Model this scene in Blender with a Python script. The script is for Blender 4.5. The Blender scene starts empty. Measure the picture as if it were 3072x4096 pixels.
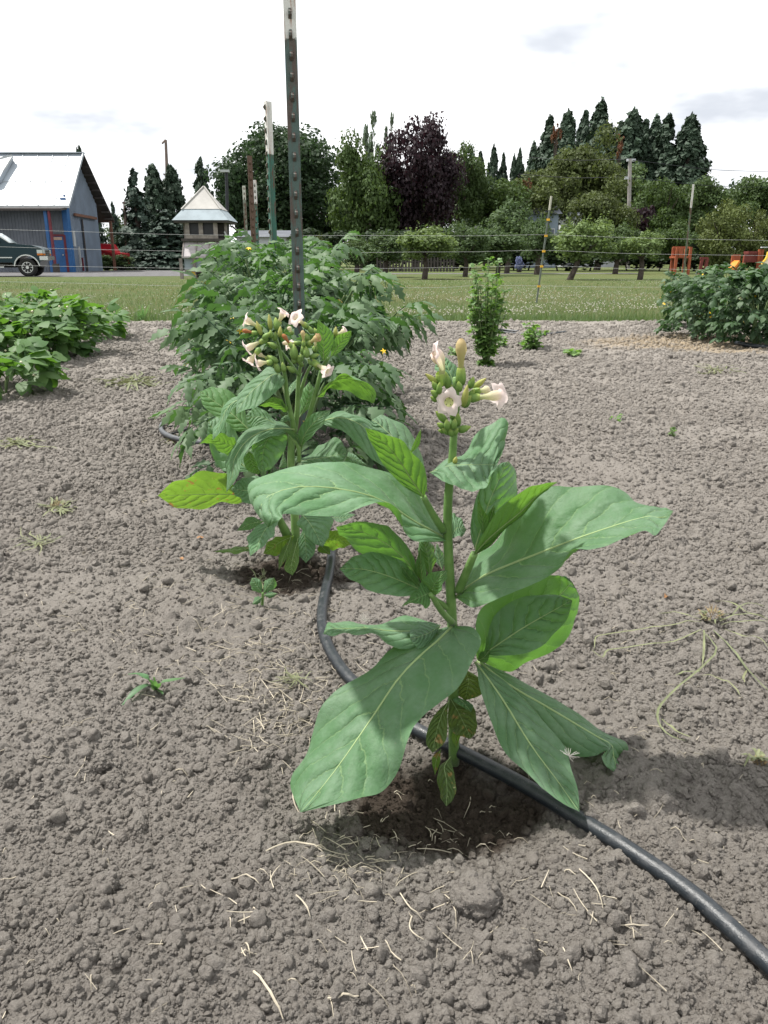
import bpy, math, random
import numpy as np
from mathutils import Vector, Matrix
random.seed(7); RNG = np.random.default_rng(11)
SC = bpy.context.scene
COL = SC.collection
R = math.radians

# ---------------------------------------------------------------- camera
CAM_H = 0.75
F_PX, PW, PH = 3150.0, 3072.0, 4096.0
PITCH = math.atan((2048 - 1037) / F_PX)
cam_d = bpy.data.cameras.new('camera')
cam_d.sensor_fit = 'VERTICAL'; cam_d.sensor_height = 24.0
cam_d.lens = 24.0 * F_PX / PH
cam_d.clip_start = 0.02; cam_d.clip_end = 2000
cam = bpy.data.objects.new('camera', cam_d); COL.objects.link(cam)
cam.location = (0, 0, CAM_H); cam.rotation_euler = (math.pi / 2 - PITCH, 0, 0)
SC.camera = cam

# ---------------------------------------------------------------- sky, sun, exposure
SUN_TO = Vector((-0.50, 0.13, 1.0)).normalized()
SUN_EL = math.asin(SUN_TO.z); SUN_AZ = math.atan2(SUN_TO.x, SUN_TO.y)
w = bpy.data.worlds.new('World'); SC.world = w; w.use_nodes = True
nt = w.node_tree; N = nt.nodes; L = nt.links
for n in list(N): N.remove(n)
out = N.new('ShaderNodeOutputWorld'); bg = N.new('ShaderNodeBackground'); L.new(bg.outputs[0], out.inputs[0])
sky = N.new('ShaderNodeTexSky'); sky.sky_type = 'NISHITA'; sky.sun_disc = False
sky.sun_elevation = SUN_EL; sky.sun_rotation = SUN_AZ; sky.dust_density = 1.5
tc = N.new('ShaderNodeTexCoord'); sep = N.new('ShaderNodeSeparateXYZ'); L.new(tc.outputs['Generated'], sep.inputs[0])
def wmath(op, a, b=None):
    m = N.new('ShaderNodeMath'); m.operation = op
    for i, q in enumerate((a, b)):
        if q is None: continue
        if isinstance(q, (int, float)): m.inputs[i].default_value = q
        else: L.new(q, m.inputs[i])
    return m.outputs[0]
zz = wmath('ADD', wmath('MAXIMUM', sep.outputs[2], 0.0), 0.22)
cmb = N.new('ShaderNodeCombineXYZ')
L.new(wmath('DIVIDE', sep.outputs[0], zz), cmb.inputs[0]); L.new(wmath('DIVIDE', sep.outputs[1], zz), cmb.inputs[1])
cmb.inputs[2].default_value = 3.7
def wnoise(scale, detail):
    n = N.new('ShaderNodeTexNoise'); n.inputs['Scale'].default_value = scale; n.inputs['Detail'].default_value = detail
    n.inputs['Roughness'].default_value = 0.55
    L.new(cmb.outputs[0], n.inputs['Vector']); return n.outputs['Fac']
def wramp(f, a, b):
    m = N.new('ShaderNodeMapRange'); m.interpolation_type = 'SMOOTHSTEP'
    m.inputs['From Min'].default_value = a; m.inputs['From Max'].default_value = b
    L.new(f, m.inputs['Value']); return m.outputs[0]
cover = wramp(wnoise(0.95, 5), 0.20, 0.36)
grey = wramp(wnoise(1.5, 5), 0.30, 0.56)
ccol = N.new('ShaderNodeMix'); ccol.data_type = 'RGBA'
L.new(grey, ccol.inputs['Factor']); ccol.inputs['A'].default_value = (3.4, 3.6, 3.95, 1); ccol.inputs['B'].default_value = (6.9, 6.95, 7.0, 1)
mixs = N.new('ShaderNodeMix'); mixs.data_type = 'RGBA'
L.new(cover, mixs.inputs['Factor']); L.new(sky.outputs[0], mixs.inputs['A']); L.new(ccol.outputs['Result'], mixs.inputs['B'])
L.new(mixs.outputs['Result'], bg.inputs['Color']); bg.inputs['Strength'].default_value = 0.104
sun_d = bpy.data.lights.new('sun', 'SUN'); sun_d.energy = 3.5; sun_d.angle = R(2.6); sun_d.color = (1.0, 0.96, 0.90)
sun = bpy.data.objects.new('sun', sun_d); COL.objects.link(sun)
sun.location = SUN_TO * 30
sun.rotation_euler = SUN_TO.to_track_quat('Z', 'Y').to_euler()
SC.view_settings.view_transform = 'Standard'; SC.view_settings.look = 'None'
SC.view_settings.gamma = 1.0; SC.view_settings.use_curve_mapping = False
SC.view_settings.exposure = 1.12
SC.render.engine = 'CYCLES'
SC.cycles.max_bounces = 8; SC.cycles.transmission_bounces = 6; SC.cycles.transparent_max_bounces = 12
SC.cycles.use_denoising = True

# ---------------------------------------------------------------- pixel -> world
CROPS = {'S': (0, 0, 3072 / 1659),            # whole photograph at 1659 px width
         'A': (1600, 1300, 550 / 1659), 'B': (900, 1180, 700 / 1659), 'C': (1000, 1600, 1000 / 1659),
         'D': (1600, 1750, 1200 / 1659), 'E': (600, 1500, 900 / 1659), 'F': (1100, 2400, 1500 / 1659),
         'G': (1100, 2100, 600 / 1659), 'H': (1600, 2600, 600 / 1659), 'W': (0, 500, 1000 / 1659),
         'X': (1900, 350, 1172 / 1659), 'T': (0, 880, 330 / 1659), 'K': (660, 720, 300 / 1619),
         'P': (2550, 950, 522 / 1659), 'U': (900, 300, 1100 / 1659)}
CO = Vector((0, 0, CAM_H)); FW = Vector((0, math.cos(PITCH), -math.sin(PITCH))); UP = Vector((0, math.sin(PITCH), math.cos(PITCH)))
def ray(c, x, y):
    ox, oy, s = CROPS[c]; u = ox + x * s; v = oy + y * s
    return FW + Vector((1, 0, 0)) * ((u - PW / 2) / F_PX) - UP * ((v - PH / 2) / F_PX)
def at(c, x, y, Y):
    d = ray(c, x, y); return CO + d * (Y / d.y)
def gp(c, x, y, z=0.0):
    d = ray(c, x, y); return CO + d * ((z - CAM_H) / d.z)

# ---------------------------------------------------------------- materials
def lin(h):
    return tuple((c / 255 / 12.92 if c / 255 <= 0.04045 else ((c / 255 + 0.055) / 1.055) ** 2.4) for c in h)
class NT:
    """small helper to write node trees"""
    def __init__(s, name):
        s.m = bpy.data.materials.new(name); s.m.use_nodes = True
        s.t = s.m.node_tree; s.t.nodes.clear(); s.out = s.n('ShaderNodeOutputMaterial')
    def n(s, t, **k):
        q = s.t.nodes.new(t)
        for a, b in k.items(): setattr(q, a, b)
        return q
    def put(s, sock, v):
        if isinstance(v, bpy.types.NodeSocket): s.t.links.new(v, sock)
        elif isinstance(v, (tuple, list)) and len(v) == 3 and sock.type == 'RGBA': sock.default_value = (*v, 1)
        else: sock.default_value = v
    def math(s, op, a, b=0.0, c=None):
        q = s.n('ShaderNodeMath', operation=op); s.put(q.inputs[0], a); s.put(q.inputs[1], b)
        if c is not None: s.put(q.inputs[2], c)
        return q.outputs[0]
    def mix(s, f, a, b):
        q = s.n('ShaderNodeMix', data_type='RGBA'); s.put(q.inputs['Factor'], f); s.put(q.inputs['A'], a); s.put(q.inputs['B'], b)
        return q.outputs['Result']
    def ramp(s, v, a, b, lo=0.0, hi=1.0):
        q = s.n('ShaderNodeMapRange', interpolation_type='SMOOTHSTEP')
        for k, val in zip(('Value', 'From Min', 'From Max', 'To Min', 'To Max'), (v, a, b, lo, hi)): s.put(q.inputs[k], val)
        return q.outputs[0]
    def noise(s, scale, detail=4, vec=None, rough=0.6, out='Fac'):
        q = s.n('ShaderNodeTexNoise'); q.inputs['Scale'].default_value = scale; q.inputs['Detail'].default_value = detail
        q.inputs['Roughness'].default_value = rough
        if vec is not None: s.put(q.inputs['Vector'], vec)
        return q.outputs[out]
    def coord(s, k='Object'): return s.n('ShaderNodeTexCoord').outputs[k]
    def pos(s): return s.n('ShaderNodeNewGeometry').outputs['Position']
    def bump(s, h, dist=0.01, strength=1.0):
        q = s.n('ShaderNodeBump'); q.inputs['Distance'].default_value = dist; q.inputs['Strength'].default_value = strength
        s.put(q.inputs['Height'], h); return q.outputs[0]
    def princ(s, color, rough=0.6, spec=0.5, normal=None, metal=0.0, **k):
        q = s.n('ShaderNodeBsdfPrincipled'); s.put(q.inputs['Base Color'], color); s.put(q.inputs['Roughness'], rough)
        s.put(q.inputs['Specular IOR Level'], spec); s.put(q.inputs['Metallic'], metal)
        if normal is not None: s.put(q.inputs['Normal'], normal)
        for a, b in k.items(): s.put(q.inputs[a.replace('_', ' ')], b)
        return q.outputs[0]
    def mixs(s, f, a, b):
        q = s.n('ShaderNodeMixShader'); s.put(q.inputs[0], f); s.put(q.inputs[1], a); s.put(q.inputs[2], b); return q.outputs[0]
    def trans(s, color, normal=None):
        q = s.n('ShaderNodeBsdfTranslucent'); s.put(q.inputs[0], color)
        if normal is not None: s.put(q.inputs['Normal'], normal)
        return q.outputs[0]
    def done(s, sh): s.t.links.new(sh, s.out.inputs[0]); return s.m
M = {}
def plain(name, col, rough=0.6, var=0.25, scale=8.0, spec=0.4, bump=0.0, metal=0.0, col2=None):
    t = NT(name); co = t.coord(); f = t.noise(scale, 5, co)
    c2 = col2 or tuple(c * (1 - var) for c in col)
    c = t.mix(t.ramp(f, 0.35, 0.65), col, c2)
    nrm = t.bump(t.noise(scale * 6, 4, co), bump) if bump else None
    M[name] = t.done(t.princ(c, rough, spec, nrm, metal)); return M[name]

def leafmat(name, top, under, trans, tw=0.38, rough=0.5, var=0.25, scale=14.0, spec=0.4, objvar=0.25):
    t = NT(name); co = t.pos()
    f = t.ramp(t.noise(scale, 3, co), 0.3, 0.7)
    oi = t.n('ShaderNodeObjectInfo').outputs['Random']
    top = t.mix(f, top, tuple(c * (1 - var) for c in top)); c = t.mix(t.n('ShaderNodeNewGeometry').outputs['Backfacing'], top, under)
    hs = t.n('ShaderNodeHueSaturation'); t.put(hs.inputs['Color'], c); t.put(hs.inputs['Value'], t.math('MULTIPLY_ADD', oi, objvar, 1 - objvar / 2))
    t.put(hs.inputs['Hue'], t.math('MULTIPLY_ADD', oi, -0.03, 0.515))
    sh = t.mixs(tw, t.princ(hs.outputs[0], rough, spec), t.trans(trans)); M[name] = t.done(sh); return M[name]

def veined(name, top, under, trans, vein, tw, spots=0.0, nv=8.0, kv=2.2, glauc=(0.2, 0.27, 0.2)):
    """broad leaf: side veins in uv space (u = along, v = across), fine fuzz, two faces, light shining through"""
    t = NT(name); uv = t.coord('UV'); sp = t.n('ShaderNodeSeparateXYZ'); t.put(sp.inputs[0], uv)
    oi = t.n('ShaderNodeObjectInfo').outputs['Random']; co = t.pos()
    wob = t.math('MULTIPLY_ADD', t.noise(4, 4, uv), 1.1, -0.55)
    a = t.math('ABSOLUTE', t.math('MULTIPLY_ADD', sp.outputs[1], 2.0, -1.0))
    curve = t.math('MULTIPLY', a, t.math('MULTIPLY_ADD', a, 0.35, 0.65))
    q = t.math('ADD', t.math('SUBTRACT', t.math('MULTIPLY', sp.outputs[0], nv), t.math('MULTIPLY', curve, kv)), wob)
    saw = t.math('ABSOLUTE', t.math('MULTIPLY_ADD', t.math('FRACT', q), 2.0, -1.0))      # 1 on the vein
    fade = t.math('SUBTRACT', 1.0, t.math('MULTIPLY', a, 0.75))
    vm = t.math('MULTIPLY', t.ramp(saw, 0.90, 0.99), fade)
    vo = t.n('ShaderNodeTexVoronoi', feature='DISTANCE_TO_EDGE'); vo.inputs['Scale'].default_value = 120; t.put(vo.inputs['Vector'], co)
    net = t.ramp(vo.outputs['Distance'], 0.0, 0.12)
    f = t.ramp(t.noise(22, 4, co), 0.3, 0.7); ff = t.ramp(t.noise(6, 3, co), 0.35, 0.65)
    ctop = t.mix(t.math('MULTIPLY', f, 0.4), top, glauc); ctop = t.mix(t.math('MULTIPLY', ff, 0.3), ctop, tuple(c * 0.75 for c in top))
    cund = t.mix(t.math('MULTIPLY', f, 0.3), under, tuple(c * 0.75 for c in under))
    ctop = t.mix(t.ramp(t.noise(170, 4, co), .35, .75, 0, .35), ctop, tuple(q * .62 for q in top)); c = t.mix(t.n('ShaderNodeNewGeometry').outputs['Backfacing'], ctop, cund)
    c = t.mix(t.math('MULTIPLY', vm, 0.75), c, vein)
    hs = t.n('ShaderNodeHueSaturation'); t.put(hs.inputs['Color'], c); t.put(hs.inputs['Value'], t.math('MULTIPLY_ADD', oi, 0.25, 0.88))
    c = hs.outputs[0]; tcl = t.mix(t.math('MULTIPLY', vm, 0.5), trans, tuple(x * 1.3 for x in trans))
    if spots:
        n1 = t.ramp(t.noise(55, 3, co), 0.62 - spots * 0.06, 0.70); c = t.mix(n1, c, (0.30, 0.20, 0.07)); tcl = t.mix(n1, tcl, (0.3, 0.16, 0.04))
        n2 = t.ramp(t.noise(120, 2, co), 0.68, 0.73); c = t.mix(t.math('MULTIPLY', n2, 0.7), c, (0.5, 0.48, 0.25))
    grit = t.ramp(t.noise(330, 2, co), 0.69, 0.75); c = t.mix(t.math('MULTIPLY', grit, 0.55), c, (0.25, 0.21, 0.17))
    pill = t.math('MULTIPLY', t.math('SUBTRACT', 1.0, t.math('POWER', saw, 3.0)), fade)
    hgt = t.math('ADD', t.math('ADD', t.math('MULTIPLY', pill, 1.0), t.math('MULTIPLY', net, 0.03)), t.math('MULTIPLY', t.noise(90, 4, co), 0.35))
    nb = t.bump(hgt, 0.0038, 0.95)
    sh = t.mixs(tw, t.princ(c, 0.58, 0.30, nb, Sheen_Weight=0.04, Sheen_Roughness=0.5), t.trans(tcl, nb)); M[name] = t.done(sh)
    return M[name]

PITS = [(0.085, 0.975, 0.205, 0.13, 0.034), (0.03, 1.86, 0.17, 0.16, 0.03), (-0.24, 1.78, 0.16, 0.12, 0.018)]
def soilmat(name, straw=False):
    t = NT(name); p = t.pos()
    big = t.ramp(t.noise(2.2, 4, p), 0.35, 0.65); mid = t.ramp(t.noise(26, 5, p), 0.3, 0.7); fine = t.noise(330, 6, p, 0.75)
    c = t.mix(big, (0.232, 0.214, 0.192), (0.292, 0.274, 0.249)); c = t.mix(t.math('MULTIPLY', mid, 0.55), c, (0.335, 0.317, 0.291))
    c = t.mix(t.ramp(fine, 0.28, 0.75, 0.0, 0.65), (0.190, 0.172, 0.153), c)
    c = t.mix(t.math('MULTIPLY', t.ramp(t.noise(700, 1, p), 0.72, 0.78), 0.6), c, (0.38, 0.36, 0.32))
    sp = t.n('ShaderNodeSeparateXYZ'); t.put(sp.inputs[0], p)
    damp = None
    for (x, y, rx, ry, d) in PITS:                       # damp, dark earth where the plants were watered
        e = t.math('ADD', t.math('POWER', t.math('DIVIDE', t.math('SUBTRACT', sp.outputs[0], x), rx), 2.0), t.math('POWER', t.math('DIVIDE', t.math('SUBTRACT', sp.outputs[1], y), ry), 2.0))
        e = t.math('ADD', e, t.math('MULTIPLY_ADD', t.noise(14, 4, p), 1.6, -0.8)); e = t.ramp(e, 0.25, 1.0, 1.0, 0.0)
        damp = e if damp is None else t.math('MAXIMUM', damp, e)
    c = t.mix(t.math('MULTIPLY', damp, 0.9), c, (0.040, 0.028, 0.020))
    e = t.math('ADD', t.math('POWER', t.math('DIVIDE', t.math('SUBTRACT', sp.outputs[0], 3.5), 1.7), 2.0), t.math('POWER', t.math('DIVIDE', t.math('SUBTRACT', sp.outputs[1], 7.4), 0.9), 2.0))
    e = t.math('ADD', e, t.math('MULTIPLY_ADD', t.noise(5, 5, p), 1.6, -0.8))
    c = t.mix(t.math('MULTIPLY', t.math('MULTIPLY', t.ramp(e, 0.3, 1.3, 1.0, 0.0), t.ramp(t.noise(30, 5, p), 0.3, 0.6)), 0.8), c, (0.33, 0.26, 0.17))     # dry grass mulch under the bushes
    nb = t.bump(t.math('ADD', fine, t.math('MULTIPLY', t.noise(120, 6, p, 0.7), 1.8)), 0.0055, 1.0)
    M[name] = t.done(t.princ(c, 0.92, 0.12, nb)); return M[name]

# ---------------------------------------------------------------- object helpers
ORI = {}
def tag(o, label=None, cat=None, group=None, kind=None):
    for k, v in (('label', label), ('category', cat), ('group', group), ('kind', kind)):
        if v: o[k] = v
    return o
def empty(name, loc, label, cat, group=None):
    o = bpy.data.objects.new(name, None); COL.objects.link(o); o.location = loc; o.empty_display_size = 0.1
    ORI[o.name] = Vector(loc); return tag(o, label, cat, group)
def mesh(name, V, Fc, mat, smooth=True, uv=None):
    me = bpy.data.meshes.new(name); V = np.asarray(V, dtype=np.float64).reshape(-1, 3)
    if isinstance(Fc, np.ndarray):
        n, k = Fc.shape; me.vertices.add(len(V)); me.vertices.foreach_set('co', V.astype(np.float32).ravel())
        me.loops.add(n * k); me.loops.foreach_set('vertex_index', Fc.astype(np.int32).ravel()); me.polygons.add(n)
        me.polygons.foreach_set('loop_start', np.arange(0, n * k, k, dtype=np.int32))
        me.update(calc_edges=True)
    else:
        me.from_pydata(V.tolist(), [], [tuple(f) for f in Fc])
    if uv is not None:
        ul = me.uv_layers.new(name='UVMap'); idx = np.empty(len(me.loops), dtype=np.int32); me.loops.foreach_get('vertex_index', idx)
        ul.data.foreach_set('uv', np.asarray(uv, dtype=np.float32)[idx].ravel())
    mats = mat if isinstance(mat, (list, tuple)) else [mat]
    for m in mats: me.materials.append(M[m] if isinstance(m, str) else m)
    me.polygons.foreach_set('use_smooth', np.full(len(me.polygons), bool(smooth)))
    return me
def link(name, me, parent=None, loc=(0, 0, 0), rot=(0, 0, 0), scale=(1, 1, 1)):
    o = bpy.data.objects.new(name, me); COL.objects.link(o)
    o.location = loc; o.rotation_euler = rot; o.scale = scale if not isinstance(scale, (int, float)) else (scale,) * 3
    if parent is not None: o.parent = parent; ORI[o.name] = ORI[parent.name]
    return o
def add(name, V, Fc, mat, parent=None, smooth=True, uv=None, org=None):
    """world-coordinate geometry -> object (child keeps its thing's origin)"""
    V = np.asarray([tuple(v) for v in V] if not isinstance(V, np.ndarray) else V, dtype=np.float64)
    if parent is not None: o0 = np.array(ORI[parent.name]); loc = (0, 0, 0)
    else:
        o0 = np.array(org) if org is not None else np.array([(V[:, 0].min() + V[:, 0].max()) / 2, (V[:, 1].min() + V[:, 1].max()) / 2, V[:, 2].min()])
        loc = tuple(o0)
    o = link(name, mesh(name, V - o0, Fc, mat, smooth, uv), parent, loc)
    if parent is None: ORI[o.name] = Vector(loc)
    return o
class G:
    """collects shapes into one mesh"""
    def __init__(s): s.V = []; s.F = []
    def geo(s, V, Fc):
        b = len(s.V); s.V += [tuple(v) for v in V]; s.F += [tuple(i + b for i in f) for f in Fc]; return s
    def box(s, c, d, rz=0.0, mat=None):
        x, y, z = d[0] / 2, d[1] / 2, d[2] / 2; V = [Vector((i * x, j * y, k * z)) for i in (-1, 1) for j in (-1, 1) for k in (-1, 1)]
        if rz: V = [Matrix.Rotation(rz, 3, 'Z') @ v for v in V]
        if mat is not None: V = [mat @ v for v in V]
        V = [v + Vector(c) for v in V]
        return s.geo(V, [(0, 1, 3, 2), (4, 6, 7, 5), (0, 4, 5, 1), (2, 3, 7, 6), (0, 2, 6, 4), (1, 5, 7, 3)])
    def bar(s, a, b, w, h=None):
        a = Vector(a); b = Vector(b); d = (b - a); l = d.length; q = d.to_track_quat('X', 'Z').to_matrix()
        return s.box((a + b) / 2, (l, w, h or w), mat=q)
    def tube(s, pts, rad, sides=6, cap=True): return s.geo(*tube(pts, rad, sides, cap))
    def prism(s, poly, off):
        """polygon (3-D points) extruded by off"""
        n = len(poly); off = Vector(off); V = [Vector(p) for p in poly]; V += [v + off for v in V]
        return s.geo(V, [tuple(range(n))[::-1], tuple(range(n, 2 * n))] + [(i, (i + 1) % n, n + (i + 1) % n, n + i) for i in range(n)])
    def add(s, name, mat, parent=None, smooth=False, org=None): return add(name, s.V, s.F, mat, parent, smooth, org=org)
def tube(pts, rad, sides=6, cap=True):
    P = [Vector(p) for p in pts]; n = len(P)
    rad = [rad] * n if isinstance(rad, (int, float)) else list(rad)
    V = []; Fc = []; up = None
    for i in range(n):
        t = (P[min(i + 1, n - 1)] - P[max(i - 1, 0)]).normalized()
        if up is None: up = t.orthogonal().normalized()
        up = (up - t * up.dot(t)); up = up.normalized() if up.length > 1e-6 else t.orthogonal().normalized(); sd = t.cross(up)
        for k in range(sides):
            a = 2 * math.pi * k / sides; V.append(P[i] + (up * math.cos(a) + sd * math.sin(a)) * rad[i])
    for i in range(n - 1):
        for k in range(sides):
            k2 = (k + 1) % sides; Fc.append((i * sides + k, i * sides + k2, (i + 1) * sides + k2, (i + 1) * sides + k))
    if cap: Fc += [tuple(range(sides))[::-1], tuple((n - 1) * sides + k for k in range(sides))]
    return V, Fc
def crom(P, m):
    """Catmull-Rom through P, m samples"""
    P = np.asarray([tuple(p) for p in P], dtype=float); n = len(P); Q = np.vstack([2 * P[0] - P[1], P, 2 * P[-1] - P[-2]])
    t = np.linspace(0, n - 1, m); i = np.minimum(t.astype(int), n - 2); f = (t - i)[:, None]
    a, b, c, d = Q[i], Q[i + 1], Q[i + 2], Q[i + 3]
    return 0.5 * (2 * b + (c - a) * f + (2 * a - 5 * b + 4 * c - d) * f ** 2 + (3 * b - a - 3 * c + d) * f ** 3)
def lerp(a, b, t): return a + (b - a) * t

# ---------------------------------------------------------------- noise in numpy
def _h(i, j, s):
    n = (i.astype(np.int64) * 374761393 + j.astype(np.int64) * 668265263 + s * 974634777) & 0xFFFFFFFF
    n = ((n ^ (n >> 13)) * 1274126177) & 0xFFFFFFFF; n = (n ^ (n >> 16)); n = (n * 2246822519) & 0xFFFFFFFF
    return ((n ^ (n >> 15)) & 0xFFFFFF) / float(0x1000000)
def vn(x, y, s=0):
    i = np.floor(x); j = np.floor(y); fx = x - i; fy = y - j; fx = fx * fx * fx * (fx * (fx * 6 - 15) + 10); fy = fy * fy * fy * (fy * (fy * 6 - 15) + 10)
    a = _h(i, j, s); b = _h(i + 1, j, s); c = _h(i, j + 1, s); d = _h(i + 1, j + 1, s)
    return (a + (b - a) * fx + (c - a) * fy + (a - b - c + d) * fx * fy) * 2 - 1
def fbm(x, y, s=0, o=4, r=0.5):
    v = 0; a = 1.0
    for k in range(o): v = v + a * vn(x * 2 ** k + k * 17.3, y * 2 ** k - k * 9.1, s + k); a *= r
    return v
def domes(x, y, cell, r0, r1, prob, s):
    h = np.zeros_like(x); gx = np.floor(x / cell); gy = np.floor(y / cell)
    for di in (-1, 0, 1):
        for dj in (-1, 0, 1):
            i = gx + di; j = gy + dj; k = _h(i, j, s + 5); px = (i + _h(i, j, s)) * cell; py = (j + _h(i, j, s + 1)) * cell
            r = cell * (r0 + (r1 - r0) * _h(i, j, s + 2) ** 2) * (k < prob); sq = 0.7 + 0.6 * _h(i, j, s + 3)
            d2 = ((x - px) * sq) ** 2 + ((y - py) / sq) ** 2
            h = np.maximum(h, np.sqrt(np.maximum(r * r - d2, 0)) * (0.55 + 0.5 * _h(i, j, s + 4)))
    return h
def soil_macro(x, y):
    x = np.asarray(x, float); y = np.asarray(y, float)
    h = 0.022 * fbm(x / 0.8, y / 0.8, 3, 3) + 0.016 * fbm(x / 0.24 + 5, y / 0.24, 9, 3)
    h = h + 0.02 * np.exp(-((x + 0.17) ** 2 + (y - 1.28) ** 2) / 0.03)
    for (px, py, rx, ry, d) in PITS:
        e = ((x - px) / rx) ** 2 + ((y - py) / ry) ** 2; h = h - d * np.exp(-e * 1.3) + 0.35 * d * np.exp(-(np.sqrt(e) - 1.35) ** 2 * 6)
    f = np.clip((y - 9.6) / 0.6, 0, 1)
    return h * (1 - f) + 0.012 * f
def soil_full(x, y):
    h = soil_macro(x, y); wx = 0.012 * vn(x / 0.03, y / 0.03, 40); wy = 0.012 * vn(x / 0.03 + 9, y / 0.03, 41)
    lump = np.clip(0.75 + 0.8 * fbm(x / 0.5, y / 0.5, 77, 3), 0.3, 1.4)
    h = h + lump * domes(x + wx, y + wy, 0.11, 0.10, 0.27, 0.5, 21) * 0.9
    h = h + lump * domes(x + wx * .6, y + wy * .6, 0.045, 0.14, 0.40, 0.75, 22) * 0.72
    wx = 0.004 * vn(x / 0.01, y / 0.01, 42); wy = 0.004 * vn(x / 0.01 + 9, y / 0.01, 43)
    h = h + (0.5 + 0.5 * lump) * domes(x + wx, y + wy, 0.018, 0.2, 0.5, 0.9, 23) * 0.8
    return h + 0.004 * fbm(x / 0.012, y / 0.012, 50, 3)
GRID = {}
def look(k, x, y):
    """height from the finished soil grid"""
    ys_, tg_ = GRID['ys'], GRID['tt']; x = np.asarray(x, float); y = np.clip(np.asarray(y, float), ys_[0], ys_[-2]); Z = GRID[k]
    i = np.clip(np.searchsorted(ys_, y) - 1, 0, len(ys_) - 2); fy_ = (y - ys_[i]) / (ys_[i + 1] - ys_[i]); t = np.clip(x / (0.66 * y + 0.62), tg_[0], tg_[-1]); j = np.clip(np.searchsorted(tg_, t) - 1, 0, len(tg_) - 2); fx_ = (t - tg_[j]) / (tg_[j + 1] - tg_[j])
    return (Z[i, j] * (1 - fx_) + Z[i, j + 1] * fx_) * (1 - fy_) + (Z[i + 1, j] * (1 - fx_) + Z[i + 1, j + 1] * fx_) * fy_
def sz(x, y): return float(look('m', x, y))
def szf(x, y): return float(look('f', x, y))
def gsoil(c, x, y):
    p = gp(c, x, y)
    for _ in range(3): p = gp(c, x, y, sz(p.x, p.y))
    return p
# ================================================================ SETTING
soilmat('soil')
def lawnmat():
    t = NT('lawn'); p = t.pos()
    mp = t.n('ShaderNodeMapping'); mp.inputs['Scale'].default_value = (0.35, 1.0, 1.0); t.put(mp.inputs[0], p)
    a = t.ramp(t.noise(0.35, 4, mp.outputs[0]), 0.38, 0.62); b = t.ramp(t.noise(2.5, 5, p), 0.3, 0.7); f = t.noise(40, 6, p, 0.8)
    c = t.mix(a, (0.098, 0.112, 0.040), (0.068, 0.108, 0.032)); c = t.mix(t.math('MULTIPLY', b, 0.6), c, (0.130, 0.125, 0.058))
    c = t.mix(t.ramp(f, 0.3, 0.7, 0.0, 0.5), c, (0.055, 0.085, 0.028))
    M['lawn'] = t.done(t.princ(c, 0.9, 0.1, t.bump(f, 0.06, 0.9)))
lawnmat()
plain('gravel', (0.13, 0.128, 0.13), 0.95, 0.4, 3.0, 0.2, 0.03)
plain('straw', (0.46, 0.41, 0.32), 0.75, 0.45, 6.0, 0.3)
plain('fibre', (0.30, 0.22, 0.12), 0.85, 0.4, 20.0, 0.2)

# garden soil: lumps and clods are real relief, finest near the camera
ys = [0.28]
while ys[-1] < 10.25: ys.append(ys[-1] + 0.0036 * ys[-1] * max(1.0, ys[-1] / 2.2))
ys = np.array(ys); NC = 640; tt = np.linspace(-1, 1, NC); tt = 0.6 * tt + 0.4 * tt ** 3 + 0.9 * tt ** 11
YY = np.repeat(ys[:, None], NC, 1); XX = tt[None, :] * (0.66 * ys[:, None] + 0.62)
YY = YY + np.where(ys[:, None] > 10.0, 0.12 * vn(XX / 0.25, XX * 0 + 3.3, 8), 0)
ZZ = soil_full(XX.ravel(), YY.ravel()).reshape(XX.shape); GRID.update(ys=ys, tt=tt, f=ZZ.copy(), m=soil_macro(XX.ravel(), YY.ravel()).reshape(XX.shape)); ZZ[-1] -= 0.05
nr = len(ys); ii = np.arange(nr * NC).reshape(nr, NC)
FQ = np.stack([ii[:-1, :-1], ii[:-1, 1:], ii[1:, 1:], ii[1:, :-1]], -1).reshape(-1, 4)
tag(add('garden_soil', np.stack([XX, YY, ZZ], -1).reshape(-1, 3), FQ, 'soil', org=(0, 0, 0)), 'grey brown tilled garden soil, dry and crumbly', 'soil', kind='structure')

# lawn: one sheet to the horizon, sunk under the garden bed
LY = [-40, 5, 10.05, 10.35, 14, 20, 28, 40, 60, 90, 150, 300, 900]; LX = [-900, -200, -60, -20, -8, 0, 8, 20, 60, 200, 900]
V = [(x, y, -0.16 if y < 10.2 else 0.0) for y in LY for x in LX]; k = len(LX)
tag(add('lawn', V, [(j * k + i, j * k + i + 1, (j + 1) * k + i + 1, (j + 1) * k + i) for j in range(len(LY) - 1) for i in range(k - 1)], 'lawn', org=(0, 0, 0)),
    'mown lawn dotted with clover between garden and trees', 'lawn', kind='structure')
dg = G(); P0 = [(-60, 36.2), (-14.3, 36.6), (-9.5, 38.2), (-7.5, 41), (2, 43.6), (14, 44.2), (14, 46.5), (2, 46.2), (-9, 47.5), (-14, 58), (-60, 58)]
dg.geo([(x, y, 0.006) for x, y in P0], [tuple(range(len(P0)))])
tag(dg.add('gravel_drive', 'gravel'), 'grey gravel drive in front of the barn', 'drive', kind='structure')

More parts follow.
